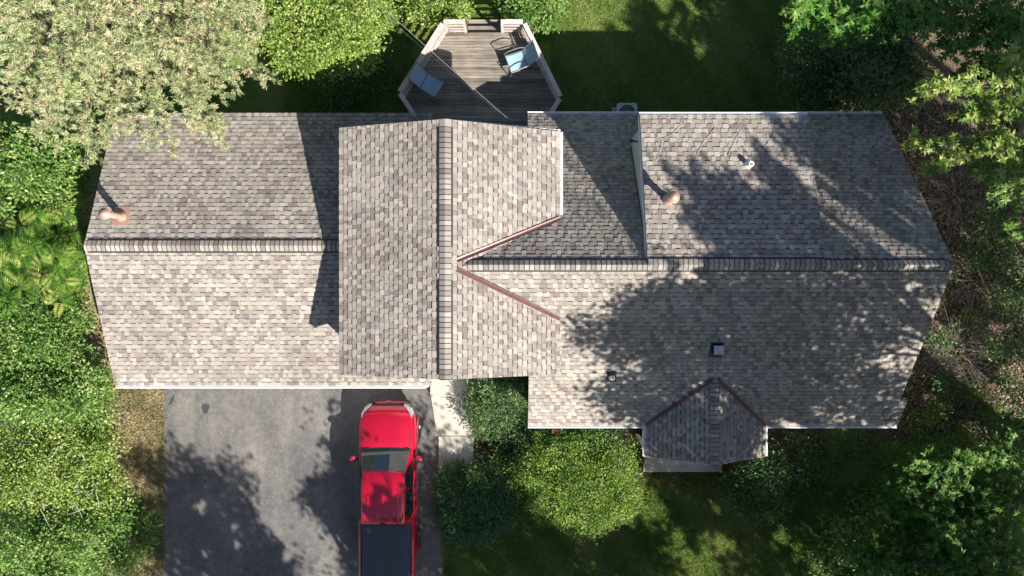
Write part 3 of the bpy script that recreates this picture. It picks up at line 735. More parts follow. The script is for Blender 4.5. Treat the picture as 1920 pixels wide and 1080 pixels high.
# local front is -Y ; yaw so that front points along dir
def yaw_to(dx, dy): return math.atan2(dy, dx)+math.pi/2
make_chair('sling patio chair in sunlight near the right railing of the deck', (.17, 7.64, ZD+.003), yaw_to(-.93, -.34))
make_chair('sling patio chair in shade against the left railing of the deck', (-2.72, 6.85, ZD+.003), yaw_to(.84, -.5))

# ---- air conditioner
ac = empty('air_conditioner', (4.0, 6.05, 0), 'grey square air conditioner with round fan grille against the back eave', 'air conditioner')
b = MB(); x0, x1, y0, y1 = 3.56, 4.26, 5.58, 6.29
rr = .1; ring = []
for cx_, cy_, a0 in ((x1-rr, y1-rr, 0), (x0+rr, y1-rr, 90), (x0+rr, y0+rr, 180), (x1-rr, y0+rr, 270)):
    for q in range(6): t = R(a0+q*18); ring.append((cx_+rr*math.cos(t), cy_+rr*math.sin(t)))
b.hexa([(x, y, .06) for x, y in ring], [(x, y, .80) for x, y in ring]); b.build('casing', M['acgrey'] if 'acgrey' in M else simple('ac_grey', (.42, .44, .45), .5, .2), ac)
b = MB(); lathe(b, (3.91, 5.94, .80), [(0, .006), (.29, .006)], 32); b.build('fan_opening', M['blackmetal'], ac)
b = MB()
for q in range(5): 
    rr = .05+q*.058; b.tube([(3.91+rr*math.cos(t), 5.94+rr*math.sin(t), .835) for t in np.linspace(0, 2*math.pi, 29)], .004, 4, False)
for q in range(16): t = q*math.pi/8; b.tube([(3.91+.05*math.cos(t), 5.94+.05*math.sin(t), .838), (3.91+.3*math.cos(t), 5.94+.3*math.sin(t), .82)], .005, 4)
b.build('grille', M['steel'], ac)
b = MB(); lathe(b, (3.91, 5.94, .84), [(.06, 0), (.06, .02), (0, .02)], 16); b.build('hub', M['steel'], ac)
b = MB(); b.box(3.5, 4.32, 5.5, 6.33, -.02, .058); b.build('pad', M['concrete'], ac)

# ---- overhead service cables
for lab, a, b_, r_, mt in (('thicker pale overhead cable running from the top left to the gable end', (700, -8, 6.2), (968, 236, 4.75), .0055, 'wire'),
                      ('thin dark overhead cable running beside the thicker one over the deck', (686, -8, 6.0), (960, 232, 4.6), .004, 'darkwire')):
    A, B = P(*a), P(*b_); A = A+(A-B)*.9; m = MB()
    m.tube([A.lerp(B, t)-Vector((0, 0, .35*math.sin(math.pi*t))) for t in np.linspace(0, 1, 30)], r_, 6)
    o = m.build('overhead_cable', M[mt]); tag(o, lab, 'cable', 'service cables over the deck')

# ================================================================= PICKUP
M['red'] = simple('red_paint', (.46, .005, .03), .2, .25, var=.02, coat=1)
M['tonneau'] = simple('tonneau_vinyl', (.045, .055, .07), .5, var=.06, scale=4)
M['lamp'] = simple('lamp_lens', (.42, .43, .46), .12, .3, coat=1)
M['rubber'] = simple('rubber', (.02, .02, .02), .85)
M['rim'] = simple('rim', (.06, .06, .062), .35, .8)
tk = empty('pickup_truck', (-4.17, -6.9, .03), 'red crew cab pickup truck with black bed cover parked on the driveway', 'pickup truck')
TX, TY = -4.20, -3.93
def tp(x, s, z): return Vector((TX+x, TY-s, z+.03))
def body_half(w, h, cr, bul=0):
    return [(0, h+cr+bul), (.28*w, h+cr*.92+bul), (.56*w, h+cr*.72+bul), (.64*w, h+cr*.6), (.82*w, h+cr*.1), (.92*w, h-.035), (.97*w, h-.10), (.992*w, h-.2), (w, .80), (.985*w, .62), (.97*w, .45), (.93*w, .36), (.3*w, .33), (0, .33)]
stn = [(0.0, .58, .78, .0, 0), (.03, .66, .86, .02, 0), (.10, .745, .96, .03, .005), (.22, .84, 1.03, .035, .015), (.42, .925, 1.08, .04, .022), (.75, .975, 1.11, .045, .025), (1.1, .975, 1.125, .045, .025), (1.42, .972, 1.14, .04, .02), (1.5, .972, 1.14, .02, 0),
       (1.9, .972, 1.13, .0, 0), (2.7, .968, 1.13, 0, 0), (3.78, .965, 1.13, 0, 0), (3.86, .955, 1.17, 0, 0), (3.9, .965, 1.2, 0, 0), (4.8, .965, 1.2, 0, 0), (5.6, .955, 1.2, 0, 0), (5.84, .94, 1.2, 0, 0), (5.88, .90, 1.15, 0, 0)]
b = MB(); rows = []
for s, w_, h_, cr, bu in stn:
    hf = body_half(w_, h_, cr, bu); full = hf + [(-x, z) for x, z in hf[-2:0:-1]]
    rows.append([tp(x, s, z) for x, z in full])
b.grid(rows, closed=True); b.poly(rows[0][::-1]); b.poly(rows[-1])
body = b.build('body', M['red'], tk, smooth=True)
# greenhouse
cab = [(1.44, .86, 1.15, .80, 1.16), (1.60, .885, 1.13, .79, 1.285), (2.08, .90, 1.13, .715, 1.665), (2.25, .90, 1.13, .70, 1.745), (2.6, .905, 1.13, .70, 1.83), (3.3, .905, 1.13, .695, 1.82), (3.7, .90, 1.13, .69, 1.78), (3.76, .90, 1.13, .685, 1.74), (3.85, .90, 1.13, .87, 1.14)]
b = MB(); rows = []
for s, wb, zb, wt, zt_ in cab:
    hf = [(0, zt_+.03*(zt_ > 1.2)), (.5*wt, zt_+.024*(zt_ > 1.2)), (.85*wt, zt_+.004), (.96*wt, zt_-.02*(zt_ > 1.2)), (wt+.01, zt_-.05*(zt_ > 1.2)), (wb, zb), (wb-.02, zb-.12)]
    rows.append([tp(x, s, z) for x, z in hf[::-1]]+[tp(-x, s, z) for x, z in hf[1:]])
b.grid(rows); b.poly(rows[0]); b.poly(rows[-1])
b.build('cab', M['red'], tk, smooth=True)
b = MB()
for x in (-.48, -.24, 0, .24, .48):
    b.hexa([tp(x-.035, 2.75, 1.845), tp(x+.035, 2.75, 1.845), tp(x+.035, 3.68, 1.80), tp(x-.035, 3.68, 1.80)], [tp(x-.016, 2.80, 1.888-.02*abs(x)), tp(x+.016, 2.80, 1.888-.02*abs(x)), tp(x+.016, 3.64, 1.855-.02*abs(x)), tp(x-.016, 3.64, 1.855-.02*abs(x))])
b.build('roof_rib', M['red'], tk)
# windshield
b = MB(); rows = []
for i in range(7):
    t = i/6; s = 1.46+.60*t; w_ = .80-.09*t; z = 1.175+.475*t
    rows.append([tp(w_*q, s-.035*(1-q*q), z+.022+.028*(1-q*q)) for q in np.linspace(-1, 1, 9)])
b.grid(rows); b.build('windshield', M['autoglass'] if 'autoglass' in M else simple('auto_glass', (.02, .035, .045), .04, 0, coat=1), tk, smooth=True)
b = MB()
b.grid([[tp(.80*q, 1.44-.06*(1-q*q), 1.19+.012*(1-q*q)) for q in np.linspace(-1, 1, 9)], [tp(.81*q, 1.53-.06*(1-q*q), 1.215+.02*(1-q*q)) for q in np.linspace(-1, 1, 9)]])
b.build('cowl', M['black'], tk)
b = MB(); b.tube([tp(-.5, 1.47, 1.23), tp(.1, 1.49, 1.26)], .012, 5); b.tube([tp(.0, 1.46, 1.24), tp(.62, 1.5, 1.25)], .012, 5); b.build('wiper', M['black'], tk)
for s_ in (-1, 1):
    for (a0, a1, t0, t1) in ((1.80, 2.66, 2.18, 2.66), (2.72, 3.62, 2.72, 3.56)):
        b = MB()
        def sp_(s, u):    # point on cab side between belt (u=0) and roof (u=1)
            wb, wt, zb = .903, .71, 1.16; zt2 = 1.72
            return tp(s_*(wb+(wt-wb)*u+.012), s, zb+(zt2-zb)*u+.008)
        b.poly([sp_(a0, .06), sp_(a1, .06), sp_(t1, .93), sp_(t0, .93)]); b.build('side_window', M['glass'], tk)
    m = MB(); base = tp(s_*.93, 1.78, 1.17)
    m.tube([base, tp(s_*1.03, 1.76, 1.2)], [.035, .03], 8)
    mo = m.build('mirror', M['black'], tk, smooth=True)
    m = MB(); lc = [tp(s_*1.10, 1.73, 1.22)]
    rows = []
    for i in range(8):
        t = -1+2*i/7; rr_ = math.sqrt(max(0.02, 1-t*t*.92)); rows.append([tp(s_*(1.11+.115*t), 1.74+.05*t+.075*rr_*math.cos(a), 1.23+.09*rr_*math.sin(a)) for a in np.linspace(0, 2*math.pi, 12, endpoint=False)])
    m.grid(rows, closed=True); m.poly(rows[0]); m.poly(rows[-1][::-1]); m.build('mirror_shell', M['red'], mo, smooth=True)
    # headlight following the fender corner
    m = MB()
    m.grid([[tp(s_*.54, .06, .90), tp(s_*.66, .05, .89), tp(s_*.76, .14, .93), tp(s_*.86, .33, .97)],
            [tp(s_*.58, .12, .985), tp(s_*.66, .16, 1.005), tp(s_*.74, .26, 1.04), tp(s_*.83, .46, 1.07)]])
    m.grid([[tp(s_*.54, .0, .78), tp(s_*.68, .03, .78), tp(s_*.80, .13, .82), tp(s_*.89, .32, .88)],
            [tp(s_*.54, .06, .90), tp(s_*.66, .05, .89), tp(s_*.76, .14, .93), tp(s_*.86, .33, .97)]])
    for i, v in enumerate(m.v): m.v[i] = (v[0]+s_*.012, v[1]+.02, v[2]+.018)
    m.build('headlight', M['lamp'], tk)
    for s0 in (2.45, 3.35):
        m = MB(); m.tube([tp(s_*.972, s0, 1.0), tp(s_*1.0, s0+.03, 1.0), tp(s_*1.0, s0+.17, 1.0), tp(s_*.972, s0+.2, 1.0)], .014, 6); m.build('door_handle', M['red'], tk)
    for s0 in (.98, 4.72):
        wl = MB(); 
        rows = [[tp(s_*xx, s0+rr_*math.cos(a), .40+rr_*math.sin(a)) for a in np.linspace(0, 2*math.pi, 32, endpoint=False)] for xx, rr_ in ((.74, .36), (.76, .40), (.99, .40), (1.015, .375), (1.01, .26))]
        wl.grid(rows, closed=True); wo = wl.build('wheel', M['rubber'], tk, smooth=True)
        rm = MB(); rows = [[tp(s_*xx, s0+rr_*math.cos(a), .40+rr_*math.sin(a)) for a in np.linspace(0, 2*math.pi, 32, endpoint=False)] for xx, rr_ in ((1.01, .26), (.96, .24), (.965, .0))]
        rm.grid(rows, closed=True); rm.build('rim', M['rim'], wo)
        ah = MB(); rows = [[tp(s_*xx, s0+rr_*math.cos(a), .40+rr_*math.sin(a)) for a in np.linspace(-.15, math.pi+.15, 22)] for xx, rr_ in ((.97, .415), (1.008, .42), (1.012, .46), (.972, .53))]
        ah.grid(rows); ah.build('wheel_arch', M['red'], tk, smooth=True)
# hood seam creases and grille, bumper, tonneau, tail
for s_ in (-1, 1):
    b = MB(); b.tube([tp(s_*.40, .14, 1.03), tp(s_*.50, .6, 1.145), tp(s_*.56, 1.35, 1.168)], .016, 8); b.build('hood_crease', M['red'], tk, smooth=True)
b = MB()
for s_ in (-1, 1): b.tube([tp(s_*.70, .22, 1.045), tp(s_*.80, .8, 1.130), tp(s_*.82, 1.4, 1.150)], .005, 4)
b.tube([tp(-.72, 1.41, 1.172), tp(0, 1.35, 1.187), tp(.72, 1.41, 1.172)], .005, 4)
b.build('hood_seam', M['black'], tk)
b = MB(); b.grid([[tp(.58*q, -.02+.035*q*q, .74) for q in np.linspace(-1, 1, 9)], [tp(.56*q, -.005+.03*q*q, .86) for q in np.linspace(-1, 1, 9)], [tp(.54*q, .035+.02*q*q, .91) for q in np.linspace(-1, 1, 9)]]); b.build('grille', M['black'], tk)
b = MB(); b.grid([[tp(.78*q, -.06+.16*q*q*abs(q), z) for q in np.linspace(-1, 1, 13)] for z in (.45, .60)] + [[tp(.76*q, -.035+.15*q*q*abs(q), .66) for q in np.linspace(-1, 1, 13)]] + [[tp(.74*q, .02+.15*q*q*abs(q), .68) for q in np.linspace(-1, 1, 13)]]); b.build('bumper', M['red'], tk, smooth=True)
b = MB(); b.tube([tp(-.06, -.065, .72), tp(.06, -.065, .72)], .022, 6); b.build('badge', M['lamp'], tk)
b = MB(); b.box(TX-.80, TX+.80, TY-5.78, TY-3.98, 1.24, 1.265); b.build('bed_cover', M['tonneau'], tk, bevel=.012)
for x in (-.83, .83):
    b = MB(); b.box(TX+x-.022, TX+x+.022, TY-5.8, TY-3.96, 1.225, 1.255); b.build('bed_rail', M['blackmetal'], tk, bevel=.006)
b = MB(); b.box(TX-.09, TX+.09, TY-3.74, TY-3.70, 1.80, 1.845); b.build('brake_light', M['black'], tk)
b = MB(); b.tube([tp(0, 3.5, 1.85), tp(0, 3.66, 1.90)], [.02, .008], 6); b.build('antenna_fin', M['black'], tk)
b = MB(); b.box(TX-.72, TX+.72, TY-5.91, TY-5.885, .75, 1.1); b.build('tailgate', M['red'], tk)

# ================================================================= VEGETATION
def sublobes(lobes, n, f, seed=1):
    rnd_ = random.Random(seed); out = []
    for (x, y, z, rx, ry, rz) in lobes:
        out.append((x, y, z-rz*.12, rx*.8, ry*.8, rz*.8))
        for i in range(n):
            a = rnd_.uniform(0, 6.28); e = rnd_.uniform(0, 1.4); q = rnd_.uniform(.6, 1.0); g = f*rnd_.uniform(.45, 1.2)
            out.append((x+rx*q*math.cos(a)*math.cos(e), y+ry*q*math.sin(a)*math.cos(e), z+rz*q*math.sin(e)+rnd_.uniform(-.25, .35)*min(1, rz*1.3), rx*g, ry*g, rz*g))
    return out
SUNW = []
def sun_gaps(V, T):
    """gaps in the canopy: leaves whose shadow would land in a sunny patch are left out"""
    c = V.reshape(-1, 4, 3).mean(1); keep = np.ones(len(c), bool)
    for (x, y, z, r_) in SUNW:
        q = c[:, 2]-z; d2 = (c[:, 0]+SX*q-x)**2+(c[:, 1]+SY*q-y)**2
        th = np.arctan2(c[:, 1]+SY*q-y, c[:, 0]+SX*q-x)
        keep &= ~((d2 < (r_*(1+.3*np.sin(th*3+x*7)+.22*np.sin(th*7+y*5)))**2) & (q > 0) & (RNG.random(len(c)) < .97))
    k_ = (H-c[:, 2])/F; keep &= (np.abs(c[:, 0]) > 985*k_) | (np.abs(c[:, 1]) > 565*k_)
    return V.reshape(-1, 4, 3)[keep].reshape(-1, 3), T[keep]
def tree(name, label, cat, base, lobes, mat, r0=.12, dens=5, size=.1, clump=.22, per=26, group=None, crown='crown', stem='trunk', aspect=.55, top=None, sub=0, **kw):
    t = empty(name, base, label, cat, group)
    V, T = lobe_leaves(sublobes(lobes, sub, .42, len(label)) if sub else lobes, dens, size, clump, per, aspect=aspect, **kw)
    if mat == 'leaf_shade': V, T = sun_gaps(V, T)
    np_mesh(crown, V, 4, T, M[mat], t)
    m = MB(); limbs(m, base, lobes, r0, top, seed=int(abs(base[0]*10))+1); m.build(stem, M['bark'], t)
    return t
def L(px, py, z, rpx, rz, ry=None):
    """lobe seen at pixel with radius in pixels at height z"""
    c = P(px, py, z); k = (H-z)/F
    return (c.x, c.y, z, rpx*k, (ry or rpx)*k, rz)
GB = 'bushes in front of the house'
# round clipped yew
tree('round_shrub', 'large round clipped bright green shrub in front of the right wing', 'shrub', (2.1, -6.2, 0),
     [L(1084, 895, .95, 104, .95, 92), L(1050, 870, 1.0, 70, .9), L(1120, 915, 1.0, 72, .85), L(1085, 940, .8, 78, .8, 52)], 'leaf_yew', .08, dens=26, size=.08, clump=.10, per=28, crown='foliage', stem='stem', aspect=.35, group=GB, solid=.15)
# spreading junipers
tree('juniper_bush', 'spreading green bush filling the corner between walkway and right wing', 'shrub', (-.5, -4.0, 0),
     [L(935, 745, .75, 48, .6), L(912, 775, .55, 36, .5), L(960, 790, .6, 34, .5), L(948, 725, .8, 40, .6), L(905, 735, .5, 28, .4)], 'leaf_blue', .05, dens=26, size=.12, clump=.12, per=24, crown='foliage', stem='stem', aspect=.28, group=GB)
tree('low_groundcover_bush', 'low dark juniper spreading over the end of the walkway', 'shrub', (-1.4, -7.4, 0),
     [L(880, 925, .3, 62, .32, 55), L(870, 965, .3, 50, .3), L(925, 960, .28, 40, .26), L(850, 905, .25, 32, .24), L(915, 905, .3, 36, .25), L(880, 995, .2, 42, .2, 22)], 'leaf_juniper', .04, dens=34, size=.11, clump=.11, per=24, crown='foliage', stem='stem', aspect=.25, group=GB)
tree('flowering_bush', 'small dark leafy bush with reddish tips beside the porch', 'shrub', (8.1, -6.5, 0),
     [L(1415, 895, .8, 46, .7), L(1432, 925, .6, 42, .55), L(1400, 930, .55, 38, .5), L(1440, 880, .7, 30, .5)], 'leaf_dark', .05, dens=24, size=.09, clump=.13, per=24, crown='foliage', stem='stem', group=GB)
V, T = lobe_leaves([L(1437, 862, 1.2, 5, .06)], 20, .08, .04, 5); np_mesh('red_leaves', V, 4, T, M['redleaf'], bpy.data.objects['flowering_bush'])
tree('low_shrub', 'narrow shrub with red sprigs wedged between the round shrub and the wall', 'shrub', (1.2, -5.2, 0),
     [L(1010, 830, .8, 34, .5), L(1050, 815, .9, 30, .5), L(1130, 822, .9, 32, .5), L(1090, 812, .9, 30, .4), L(980, 870, .4, 24, .35)], 'leaf_dark', .04, dens=24, size=.09, clump=.13, per=22, crown='foliage', stem='stem', group=GB)
V, T = lobe_leaves([L(1042, 812, 1.45, 5, .08)], 20, .08, .04, 5); np_mesh('red_leaves', V, 4, T, M['redleaf'], bpy.data.objects['low_shrub'])
tree('bright_weed_clump', 'small bright green leafy clump poking out of the low juniper', 'plant', (-1.35, -6.4, 0), [L(893, 893, .55, 13, .12), L(940, 870, .3, 16, .12)], 'leaf_mid', .02, dens=30, size=.12, clump=.08, per=16, crown='foliage', stem='stem')
tree('bed_plant', 'dull brownish low plants on the soil beside the round shrub', 'plant', (.1, -6.0, 0), [L(930, 850, .2, 30, .15), L(950, 880, .2, 30, .12), L(945, 820, .2, 24, .15)], 'leaf_blue', .02, dens=12, size=.09, clump=.13, per=16, crown='foliage', stem='stem')
tree('shaded_bed_shrub', 'dark leafy shrub in deep shade under the front eave right of the porch', 'shrub', (9.6, -5.9, 0), [L(1500, 850, .5, 44, .4), L(1560, 845, .5, 44, .4), L(1620, 850, .5, 36, .35), L(1530, 890, .3, 36, .2)], 'leaf_dark', .03, dens=9, size=.1, clump=.16, per=20, crown='foliage', stem='stem')

# left hedgerow
GH = 'trees and shrubs along the left side'
tree('leafy_shrub', 'dense dark green shrub left of the garage roof under the pine', 'shrub', (-15.6, 4.0, 0),
     [L(85, 320, 2.6, 66, 1.2), L(40, 300, 2.8, 60, 1.2), L(110, 370, 2.2, 48, 1.0), L(30, 380, 2.4, 55, 1.0), L(120, 290, 2.2, 40, .9)], 'leaf_mid', .09, dens=9, size=.12, clump=.14, per=24, group=GH, crown='foliage', stem='stem', sub=7, solid=.15)
tree('leafy_shrub', 'rounded mid green shrub left of the garage below the feathery one', 'shrub', (-15.2, -1.2, 0),
     [L(80, 620, 2.3, 60, 1.0), L(25, 600, 2.5, 60, 1.0), L(125, 650, 2.0, 50, .9), L(60, 680, 2.2, 56, 1.0), L(140, 590, 1.6, 36, .8), L(10, 660, 2.4, 50, 1)], 'leaf_mid', .09, dens=9, size=.10, clump=.14, per=24, group=GH, crown='foliage', stem='stem', sub=7, solid=.15)
tree('leafy_shrub', 'broad green shrub beside the lower left corner of the garage roof', 'shrub', (-15.0, -3.6, 0),
     [L(150, 735, 2.0, 56, .9), L(90, 745, 2.2, 60, 1.0), L(30, 740, 2.3, 60, 1.0), L(185, 780, 1.4, 40, .7), L(180, 700, 1.2, 36, .7)], 'leaf_mid', .09, dens=9, size=.10, clump=.14, per=24, group=GH, crown='foliage', stem='stem', sub=7, solid=.15)
tree('leafy_shrub', 'yellow green vine covered shrub left of the driveway', 'shrub', (-15.2, -6.3, 0),
     [L(60, 840, 1.9, 70, .8), L(130, 850, 1.8, 64, .8), L(190, 840, 1.4, 46, .7), L(90, 900, 1.8, 66, .8), L(170, 910, 1.5, 58, .7), L(20, 900, 1.9, 55, .8)], 'leaf_bright', .08, dens=9, size=.095, clump=.14, per=24, group=GH, crown='foliage', stem='stem', sub=7, solid=.15)
tree('leafy_shrub', 'light green tangled shrub in the lower left corner', 'shrub', (-15.0, -9.4, 0),
     [L(60, 1000, 1.8, 74, .8), L(140, 990, 1.7, 66, .7), L(200, 980, 1.3, 48, .6), L(210, 1050, 1.2, 46, .6), L(130, 1060, 1.6, 60, .7), L(40, 1070, 1.8, 60, .7)], 'leaf_mid', .08, dens=9, size=.10, clump=.14, per=24, group=GH, crown='foliage', stem='stem', sub=7, solid=.15)
tree('bright_weed_clump', 'bright grassy green plant between the left shrubs and the driveway', 'plant', (-12.8, -8.4, 0), [L(265, 985, .3, 22, .25), L(270, 1020, .25, 18, .2)], 'leaf_mid', .02, dens=22, size=.16, clump=.1, per=16, crown='foliage', stem='stem', aspect=.3)

# sumac: feathery compound fronds
def fronds(centers, nf, ln, nl=8, seed=1):
    rnd_ = np.random.default_rng(seed); Vs, Ts = [], []
    for (x, y, z) in centers:
        for q in range(nf):
            az = rnd_.uniform(0, 2*np.pi); el = rnd_.uniform(-.05, .7); l_ = ln*rnd_.uniform(.7, 1.15); tone = np.clip(rnd_.normal(.42, .28), 0, 1)
            d = np.array([math.cos(az)*math.cos(el), math.sin(az)*math.cos(el), math.sin(el)]); side = np.array([-math.sin(az), math.cos(az), 0])
            for i in range(nl):
                t = .18+.82*i/nl; p = np.array([x, y, z])+d*l_*t - np.array([0, 0, 1])*l_*.35*t*t
                ll = l_*.26*math.sin(math.pi*min(1, .25+t*.72))+.03
                for s_ in (-1, 1):
                    ax = side*s_*.85+d*.45+np.array([0, 0, -.15]); Vs.append(leaves(p[None], ax[None], np.array([[0, 0, 1.]]), np.array([ll]), np.array([ll*.2]))); Ts.append(tone+rnd_.normal(0, .08))
    return np.concatenate(Vs), np.clip(Ts, 0, 1)
t = empty('sumac_tree', (-15.4, 1.4, 0), 'feathery yellow green sumac with drooping fronds left of the garage ridge', 'tree', GH)
cs = []
for i in range(120):
    px, py = RNG.uniform(-10, 152), RNG.uniform(400, 575); z = RNG.uniform(1.5, 3.9) - max(0, px-90)*.012
    cs.append(tuple(P(px, py, z)))
V, T = fronds(cs, 9, .6); np_mesh('crown', V, 4, T, M['leaf_sumac'], t)
m = MB(); limbs(m, (-15.4, 1.4, 0), [(c[0], c[1], c[2]-.15, .2, .2, .1) for c in cs[::4]], .08); m.build('trunk', M['bark'], t)
V, T = lobe_leaves([L(60, 480, 1.4, 80, .8), L(120, 500, 1.2, 42, .7), L(110, 430, 1.4, 45, .8)], 8, .12, .22, 24); np_mesh('undergrowth', V, 4, T, M['leaf_mid'], t)

# deciduous trees at the top
tree('leafy_tree', 'bright green small leaved tree between the pine and the deck', 'tree', (-7.2, 10.6, 0),
     [L(600, 40, 3.2, 66, 1.2), L(660, 40, 3.0, 54, 1.1), L(640, 85, 2.6, 46, .9), L(580, 90, 2.6, 48, .9), L(690, 70, 2.3, 30, .7), L(560, 5, 3.2, 60, 1.2), L(660, -15, 3.0, 60, 1.1), L(705, 35, 2.3, 26, .7), L(555, 110, 2.2, 30, .6), L(615, 120, 2.0, 26, .5), L(675, 105, 2.0, 22, .5), L(530, 60, 3.0, 36, .8)], 'leaf_bright', .1, dens=7, size=.095, clump=.17, per=24, sub=12, solid=.25)
tree('low_shrub', 'small bright bush left of the deck stairs', 'shrub', (-2.9, 9.9, 0), [L(800, 12, .8, 30, .5), L(835, 10, .8, 34, .5), L(865, 15, .6, 16, .35), L(775, 5, .6, 24, .4)], 'leaf_bright', .03, dens=18, size=.10, clump=.14, per=22, crown='foliage', stem='stem')
tree('low_shrub', 'vivid green bush right of the deck stairs', 'shrub', (.9, 9.8, 0), [L(1005, 15, .8, 32, .5), L(975, 5, .8, 28, .5), L(1025, 30, .5, 22, .35), L(1035, 5, .6, 20, .4)], 'leaf_mid', .03, dens=18, size=.14, clump=.13, per=20, crown='foliage', stem='stem', aspect=.35)
tree('shaded_bed_shrub', 'low dark bush in shade between the leafy tree and the deck', 'shrub', (-5.2, 7.3, 0), [L(690, 150, .4, 40, .35), L(660, 185, .4, 40, .3), L(720, 130, .3, 30, .25), L(620, 190, .3, 40, .25)], 'leaf_dark', .03, dens=10, size=.09, clump=.16, per=18, crown='foliage', stem='stem')

# pine: whorls of drooping limbs with needle tufts
def pine(base, label, layers, seed=4):
    t = empty('pine_tree', base, label, 'tree'); rnd_ = np.random.default_rng(seed); bx, by = base[0], base[1]
    wood = MB(); wood.tube([(bx, by, 0), (bx+.1, by, 3), (bx, by+.1, 7), (bx, by, layers[-1][0]+.8)], [.3, .25, .14, .02], 10)
    C, D, S_ = [], [], []
    for (z, rad, nb) in layers:
        nb = int(nb*1.4)
        a0 = rnd_.uniform(0, 6.28)
        for q in range(nb):
            az = a0+2*math.pi*q/nb+rnd_.uniform(-.2, .2)
            rr = rad(az)*rnd_.uniform(.82, 1.1) if callable(rad) else rad*rnd_.uniform(.8, 1.1)
            d = np.array([math.cos(az), math.sin(az), 0]); s_ = np.array([-d[1], d[0], 0]); zz_ = z+rnd_.uniform(-.3, .3)
            pth = [np.array([bx, by, zz_])+d*rr*u+np.array([0, 0, 1])*(.25*math.sin(u*2.6)*rr*.18-.06*rr*u*u) + s_*.12*rr*math.sin(u*3+q)*.5 for u in np.linspace(0, 1, 7)]
            wood.tube(pth, list(np.linspace(.055, .008, 7)), 5)
            nb2 = int(rr*11)
            for k in range(nb2):
                u = rnd_.uniform(.22, 1.0)**.8; i = min(5, int(u*6)); p = pth[i]+(pth[i+1]-pth[i])*(u*6-i)
                sg = rnd_.choice([-1, 1]); l2 = rnd_.uniform(.25, .75)*(1.15-u*.65)*min(1, rr/2.6)
                dd = d*rnd_.uniform(.5, 1.0)+s_*sg*rnd_.uniform(.3, 1.0)+np.array([0, 0, rnd_.uniform(-.05, .25)]); dd /= np.linalg.norm(dd)
                for w_ in np.arange(.15, 1.01, .16/ max(.25, l2)):
                    C.append(p+dd*l2*w_+rnd_.normal(0, .045, 3)); D.append(dd+rnd_.normal(0, .3, 3)+np.array([0, 0, .25])); S_.append(rnd_.normal(.42, .2) + (.22 if rnd_.random() < .22 else 0))
    C, D, S_ = np.array(C), unit(np.array(D)), np.array(S_)
    per = 22; n = len(C)*per
    p = np.repeat(C, per, 0)+RNG.normal(0, .02, (n, 3)); dd = unit(np.repeat(D, per, 0)+RNG.normal(0, .55, (n, 3)))
    l_ = RNG.uniform(.08, .16, n)
    V = leaves(p, dd, unit(RNG.normal(size=(n, 3))+np.array([0, 0, 1.])), l_, np.full(n, .017), .05)
    np_mesh('crown', V, 4, np.clip(np.repeat(S_, per)+RNG.normal(0, .1, n), 0, 1), M['leaf_pine'], t)
    wood.build('trunk', M['bark'], t)
    return t
def rad_b(az):     # longer limbs towards the garage roof, shorter towards the deck
    return 4.65-.6*math.cos(az)+.5*max(0, -math.sin(az))+.2*math.sin(az*3)
PB = (-10.6, 8.9, 0)
pine(PB, 'huge pale green pine with tan tips overhanging the garage roof', [(3.6, lambda a: rad_b(a)*.8, 17), (4.2, lambda a: rad_b(a)*1.0, 22), (4.9, lambda a: rad_b(a)*.98, 22), (5.6, lambda a: rad_b(a)*.88, 20), (6.4, lambda a: rad_b(a)*.76, 19), (7.2, lambda a: rad_b(a)*.66, 17), (8.0, lambda a: rad_b(a)*.55, 15), (8.9, lambda a: rad_b(a)*.42, 13), (9.8, lambda a: rad_b(a)*.28, 10), (10.6, lambda a: rad_b(a)*.14, 7)])

